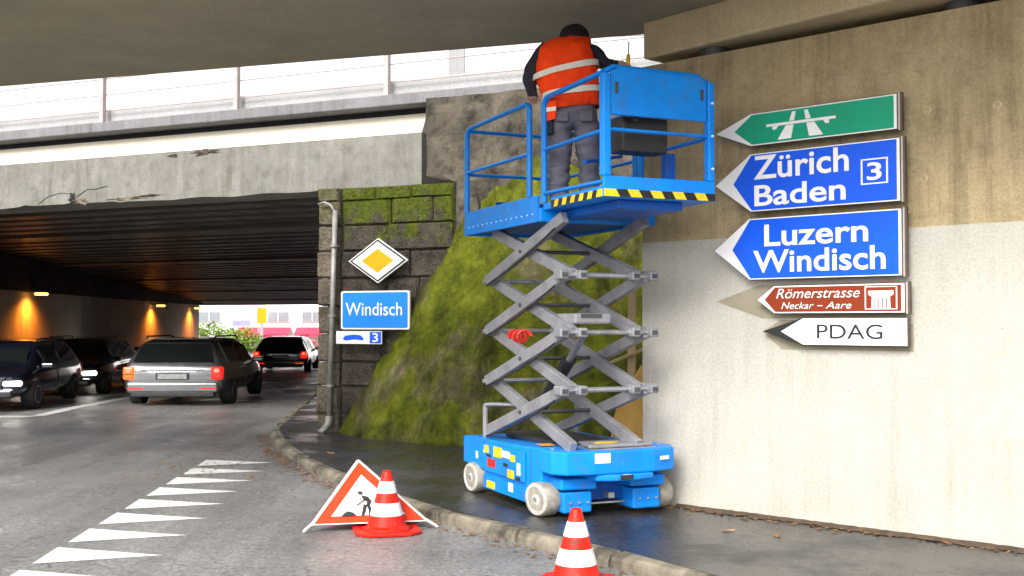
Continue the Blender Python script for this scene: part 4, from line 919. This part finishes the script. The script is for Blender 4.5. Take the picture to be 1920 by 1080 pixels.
# ------------------------------------------------------------------ vehicles
def lerp(a, c, f): return a+(c-a)*f
def car(name, label, loc, rz, paint, style='suv', lights='rear', L=4.6, W=1.85, H=1.7, group=None, plate=True, detail=True):
    t = thing(name, label, 'car', loc, rz, group)
    h = W/2; k = H/1.7; q = L/4.6
    if style == 'suv':
        st = [(-2.28, .44, .84, .90, .84, .76), (-2.23, .34, .95, 1.04, .96, .88), (-2.10, .30, .98, 1.36, .98, .80), (-1.92, .29, .99, 1.60, .99, .70), (-1.7, .28, 1.0, 1.67, 1.0, .69), (-.4, .26, .99, 1.70, 1.0, .72), (.45, .26, .98, 1.66, 1.0, .72), (.75, .26, .97, 1.52, 1.0, .74), (1.35, .28, .96, 1.08, .98, .84), (2.0, .30, .88, .98, .94, .80), (2.25, .36, .78, .86, .84, .66)]
    else:
        st = [(-2.28, .46, .84, .88, .80, .70), (-2.22, .36, .90, 1.02, .93, .82), (-1.6, .30, .94, 1.12, .97, .78), (-.9, .28, .95, 1.42, 1.0, .66), (-.2, .26, .95, 1.50, 1.0, .66), (.4, .26, .94, 1.42, 1.0, .68), (1.2, .28, .92, 1.02, .98, .80), (1.95, .30, .82, .88, .94, .78), (2.25, .36, .70, .76, .84, .66)]
    rings = []
    for y, zs, zb_, zr, fb_, fr_ in st:
        y *= q; zs *= 1; zb_ *= k; zr *= k; hb, hr = h*fb_, h*fr_
        half = [(0, zs), (hb*.86, zs), (hb*.97, zs+.10), (hb, lerp(zs, zb_, .55)), (hb*.97, zb_), (lerp(hb*.97, hr, .5), lerp(zb_, zr, .5)), (hr, zr-.03), (hr*.82, zr), (0, zr+.01)]
        rings.append([(x, y, z) for x, z in half] + [(-x, y, z) for x, z in half[-2:0:-1]])
    MB().loft(rings).build('body', paint, t, smooth=True, sub=2)
    def side(i, lo, hi, s, off=.012):
        y, zs, zb_, zr, fb_, fr_ = st[i]; y *= q; zb_ *= k; zr *= k; hb, hr = h*fb_*.97, h*fr_
        return [(s*(lerp(hb, hr, f)+off), y, lerp(zb_, zr-.02, f)) for f in (lo, hi)]
    def win(i0, i1, s, a=.06, c=.94):
        p0, p1 = side(i0, .12, .88, s); p2, p3 = side(i1, .12, .88, s); P_ = lambda u, v_: Vector(p0).lerp(Vector(p2), u).lerp(Vector(p1).lerp(Vector(p3), u), v_)
        b = MB(); b.add([P_(a, 0), P_(c, 0), P_(c, 1), P_(a, 1)], [(0, 1, 2, 3)]); o = b.build('side_window', 'car_glass', t); o.modifiers.new('t', 'SOLIDIFY').thickness = .01
    pairs = ((4, 5), (5, 7)) if style == 'suv' else ((3, 4), (4, 5))
    for s in (-1, 1):
        for i0, i1 in pairs: win(i0, i1, s)
    def end_glass(nm, i0, i1, f0, f1, outy):
        y0, _, zb0, zr0, fb0, fr0 = st[i0]; y1, _, zb1, zr1, fb1, fr1 = st[i1]
        g = lambda f, s: (s*h*lerp(fr0, fr1, f)*.90, lerp(y0, y1, f)*q+outy, lerp(zr0, zr1, f)*k+.015)
        b = MB(); b.add([g(f0, -1), g(f0, 1), g(f1, 1), g(f1, -1)], [(0, 1, 2, 3)]); o = b.build(nm, 'car_glass', t); o.modifiers.new('t', 'SOLIDIFY').thickness = .012
    if style == 'suv': end_glass('rear_window', 1, 3, .12, .88, -.045); end_glass('windscreen', 8, 7, .10, .90, .03)
    else: end_glass('rear_window', 2, 3, .1, .9, -.02); end_glass('windscreen', 6, 5, .1, .9, .03)
    if style == 'suv': MB().box(-h*.62, h*.62, -2.02*q, -1.80*q, 1.665*k, 1.69*k).build('roof_spoiler', paint, t, bevel=.01)
    for wx in (-1, 1):
        MB().box(wx*h*1.003-.004, wx*h*1.003+.004, -.42*q, -.22*q, .90*k, .93*k).build('door_handle', 'chrome', t); MB().box(wx*h*.995-.006, wx*h*.995+.006, -.10*q, -.085*q, .36, .96*k).build('door_gap', 'black_plastic', t)
        for wy in (-1.38*q, 1.40*q):
            b = MB(); rs = [(-.11, .20), (-.11, .31), (-.09, .335), (.09, .335), (.11, .31), (.11, .20)]
            cx = wx*(h-.10); wh = MB().loft([[(cx+x, wy+r*math.cos(2*math.pi*i/24), .335+r*math.sin(2*math.pi*i/24)) for i in range(24)] for x, r in rs]).build('wheel', 'rubber_black', t, smooth=True)
            rm = MB().loft([[(cx+wx*x, wy+r*math.cos(2*math.pi*i/20), .335+r*math.sin(2*math.pi*i/20)) for i in range(20)] for x, r in ((.10, .21), (.115, .20), (.10, .16), (.09, .06), (.105, .05))]).build('rim', 'steel', wh, smooth=True)
        MB().box(wx*h*1.0-.06 if wx > 0 else -h-.16, wx*h*1.0+.16 if wx > 0 else -h+.06, .85*q, 1.0*q, .98*k, 1.12*k).build('mirror', paint, t, bevel=.03)
    yr = -2.28*q; yf = 2.25*q
    MB().box(-h*.88, h*.88, yr-.035, yr+.2, .36, .60).build('rear_bumper', paint, t, bevel=.04)
    MB().box(-h*.8, h*.8, yr-.02, yr+.2, .26, .375).build('rear_skirt', 'black_plastic', t, bevel=.02)
    MB().box(-h*.8, h*.8, yf-.12, yf+.05, .30, .52).build('front_bumper', paint, t, bevel=.05)
    MB().box(-h*.42, h*.42, yf-.06, yf+.03, .54, .68*k).build('grille', 'black_plastic', t, bevel=.02)
    for s in (-1, 1):
        b = MB(); xs_ = sorted((s*h*.74, s*h*.955)); b.box(xs_[0], xs_[1], yr-.012, yr+.18, .68*k, .99*k)
        tl_ = b.build('tail_light', ('tail_light_amber' if s < 0 and name == 'estate_car' else 'tail_light') if lights == 'rear' else 'decal_red', t, bevel=.035)
        if lights == 'rear': MB().box(xs_[0]+.01, xs_[1]-.01, yr-.016, yr-.01, .80*k, .825*k).build('lamp_divider', 'black_plastic', tl_); MB().cyl(((xs_[0]+xs_[1])/2, yr-.0165, .90*k), ((xs_[0]+xs_[1])/2, yr-.010, .90*k), .05, n=14).build('lamp_core', 'tail_core', tl_)
        xs_ = sorted((s*h*.60, s*h*.90)); b = MB().box(xs_[0], xs_[1], yf-.20, yf-.015, .62*k, .74*k); b.build('headlight', 'head_light' if lights == 'front' else 'decal_white', t, bevel=.03)
        if lights == 'rear': xs_ = sorted((s*h*.55, s*h*.85)); MB().box(xs_[0], xs_[1], yr-.042, yr-.03, .44, .475).build('reflector', 'tail_light', t)
    pl = MB().box(-.26, .26, yr-.03, yr-.012, .70*k, .82*k).build('number_plate', 'plate_white', t)
    MB().box(-.30, .30, yr-.012, yr+.05, .68*k, .84*k).build('plate_recess', 'black_plastic', t)
    if style == 'suv':
        MB().box(-.45, .45, yr-.02, yr+.03, .855*k, .885*k).build('trim_bar', 'chrome', t, bevel=.006)
        for s in (-1, 1): MB().tube([(s*h*.66, -1.75*q, 1.66*k), (s*h*.68, -1.6*q, 1.73*k), (s*h*.70, .2*q, 1.73*k), (s*h*.68, .4*q, 1.66*k)], .02, 8).build('roof_rail', 'black_plastic', t, smooth=True)
        MB().tube([(.0, yr+.35, .99*k), (.22, yr+.28, 1.02*k)], .012, 6).build('rear_wiper', 'black_plastic', t)
    return t
car('estate_car', 'silver estate car with glowing tail lights waiting at the underpass mouth', (-6.28, 23.0, gz(23)), R(3), 'car_silver', 'suv', 'rear', 4.7, 1.86, 1.68)
car('passenger_car', 'dark estate car far inside the underpass, seen from behind', (-8.35, 42.5, gz(42)), R(4), 'car_black', 'suv', 'rear', 4.6, 1.95, 1.72)
oncoming = 'oncoming cars queueing in the underpass'
car('oncoming_car', 'black car with bright headlights cut by the left edge', (-9.35, 21.1, 0), R(188), 'car_blue_black', 'suv', 'front', 4.4, 1.8, 1.58, oncoming)
car('oncoming_car', 'black car second in the oncoming queue', (-10.05, 26.6, gz(27)), R(187), 'car_black', 'suv', 'front', 4.6, 1.84, 1.66, oncoming)
car('oncoming_car', 'dark car last in the oncoming queue under the middle wall lamp', (-11.1, 33.9, gz(34)), R(184), 'car_black', 'sedan', 'front', 4.4, 1.8, 1.5, oncoming)

# ------------------------------------------------------------------ beyond the underpass
bl = thing('shop_building', 'white building beyond the underpass with a row of small windows', 'building', (-17, 84, -.55), R(4))
MB().box(-14, 16, 0, 10, 0, 9).build('wall', 'facade_white', bl)
for r_ in range(3):
    for k in range(10):
        x = -11+k*2.5; z = 2.7+r_*2.5
        w = MB().box(x, x+1.5, -.06, -.002, z, z+.9).build('window', 'window_glass', bl)
        MB().box(x-.1, x+1.6, -.12, -.061, z-.14, z-.03).build('sill', 'parapet_concrete', w)
        MB().box(x+.72, x+.78, -.09, -.061, z, z+.9).build('mullion', 'facade_white', w)
for k, x in enumerate((-1.2, 3.0)):
    b = MB(); b.add([(x-1.9, -.01, 2.1), (x+1.9, -.01, 2.1), (x+1.9, -1.5, 1.5), (x-1.9, -1.5, 1.5), (x-1.9, -1.5, 1.2), (x+1.9, -1.5, 1.2)], [(0, 1, 2, 3), (3, 2, 5, 4)]); o = b.build('awning', 'awning_red', bl); o.modifiers.new('t', 'SOLIDIFY').thickness = .05
hd = thing('hoarding', 'pink hoarding on posts beyond the underpass', 'hoarding', (-17.0, 73, -.55))
MB().box(-1.1, 1.0, 0, .1, 2.2, 4.4).build('board', 'hoarding_pink', hd); MB().box(-.9, .2, -.03, -.002, 2.3, 2.75).build('printed_band', 'hoarding_blue', hd); MB().box(-.9, -.8, .0, .1, 0, 2.199).build('post', 'parapet_concrete', hd); MB().box(.7, .8, 0, .1, 0, 2.199).build('post', 'parapet_concrete', hd)
ys = thing('pylon_sign', 'yellow pylon sign beyond the underpass', 'sign', (-15.4, 70, -.55))
MB().box(-.28, .28, 0, .15, 2.5, 3.75).build('panel', 'sign_yellow', ys); MB().box(-.08, .08, .02, .12, 0, 2.499).build('post', 'parapet_concrete', ys)
def bush(label, x, y, w, h, seed):
    t = thing('bush', label, 'bush', (x, y, gz(y)), 0, 'bushes beyond the underpass'); rr = random.Random(seed)
    b = MB()
    for _ in range(1500):
        a, c, r_ = rr.uniform(0, 6.28), rr.uniform(-1, 1), rr.random()**.4
        p = Vector((math.cos(a)*math.sqrt(1-c*c)*w*r_, math.sin(a)*math.sqrt(1-c*c)*w*.7*r_, h*.55+c*h*.5*r_)); p *= 1+.25*noise.noise(p*1.5); s = rr.uniform(.06, .14)
        e = Vector((rr.gauss(0, 1), rr.gauss(0, 1), rr.gauss(0, 1))).normalized(); f = e.orthogonal().normalized()
        b.add([p-e*s, p+f*s*.5, p+e*s, p-f*s*.5], [(0, 1, 2, 3)])
    b.build('crown', 'leaf_green', t, fix=False)
    for k in range(4): MB().cyl((0, 0, -.05), (rr.uniform(-.5, .5)*w, rr.uniform(-.3, .3), h*.6), .04, .015, 6).build('stem', 'bark', t)
bush('green bush beyond the underpass nearest the left wall end', -17.0, 64, 1.6, 2.4, 1); bush('green bush beyond the underpass below the pink hoarding', -14.9, 63, 1.1, 1.9, 2)
for i, (x, y, lab) in enumerate(((-14.8, 77.5, 'red parked car beyond the underpass left of another red car'), (-11.8, 77.2, 'red parked car beyond the underpass above the dark estate car'))):
    car('distant_car', lab, (x, y, -.5), R(92), 'car_red', 'sedan', 'none', 2.6 if i else 2.8, 1.7, 1.5, 'red cars beyond the underpass')
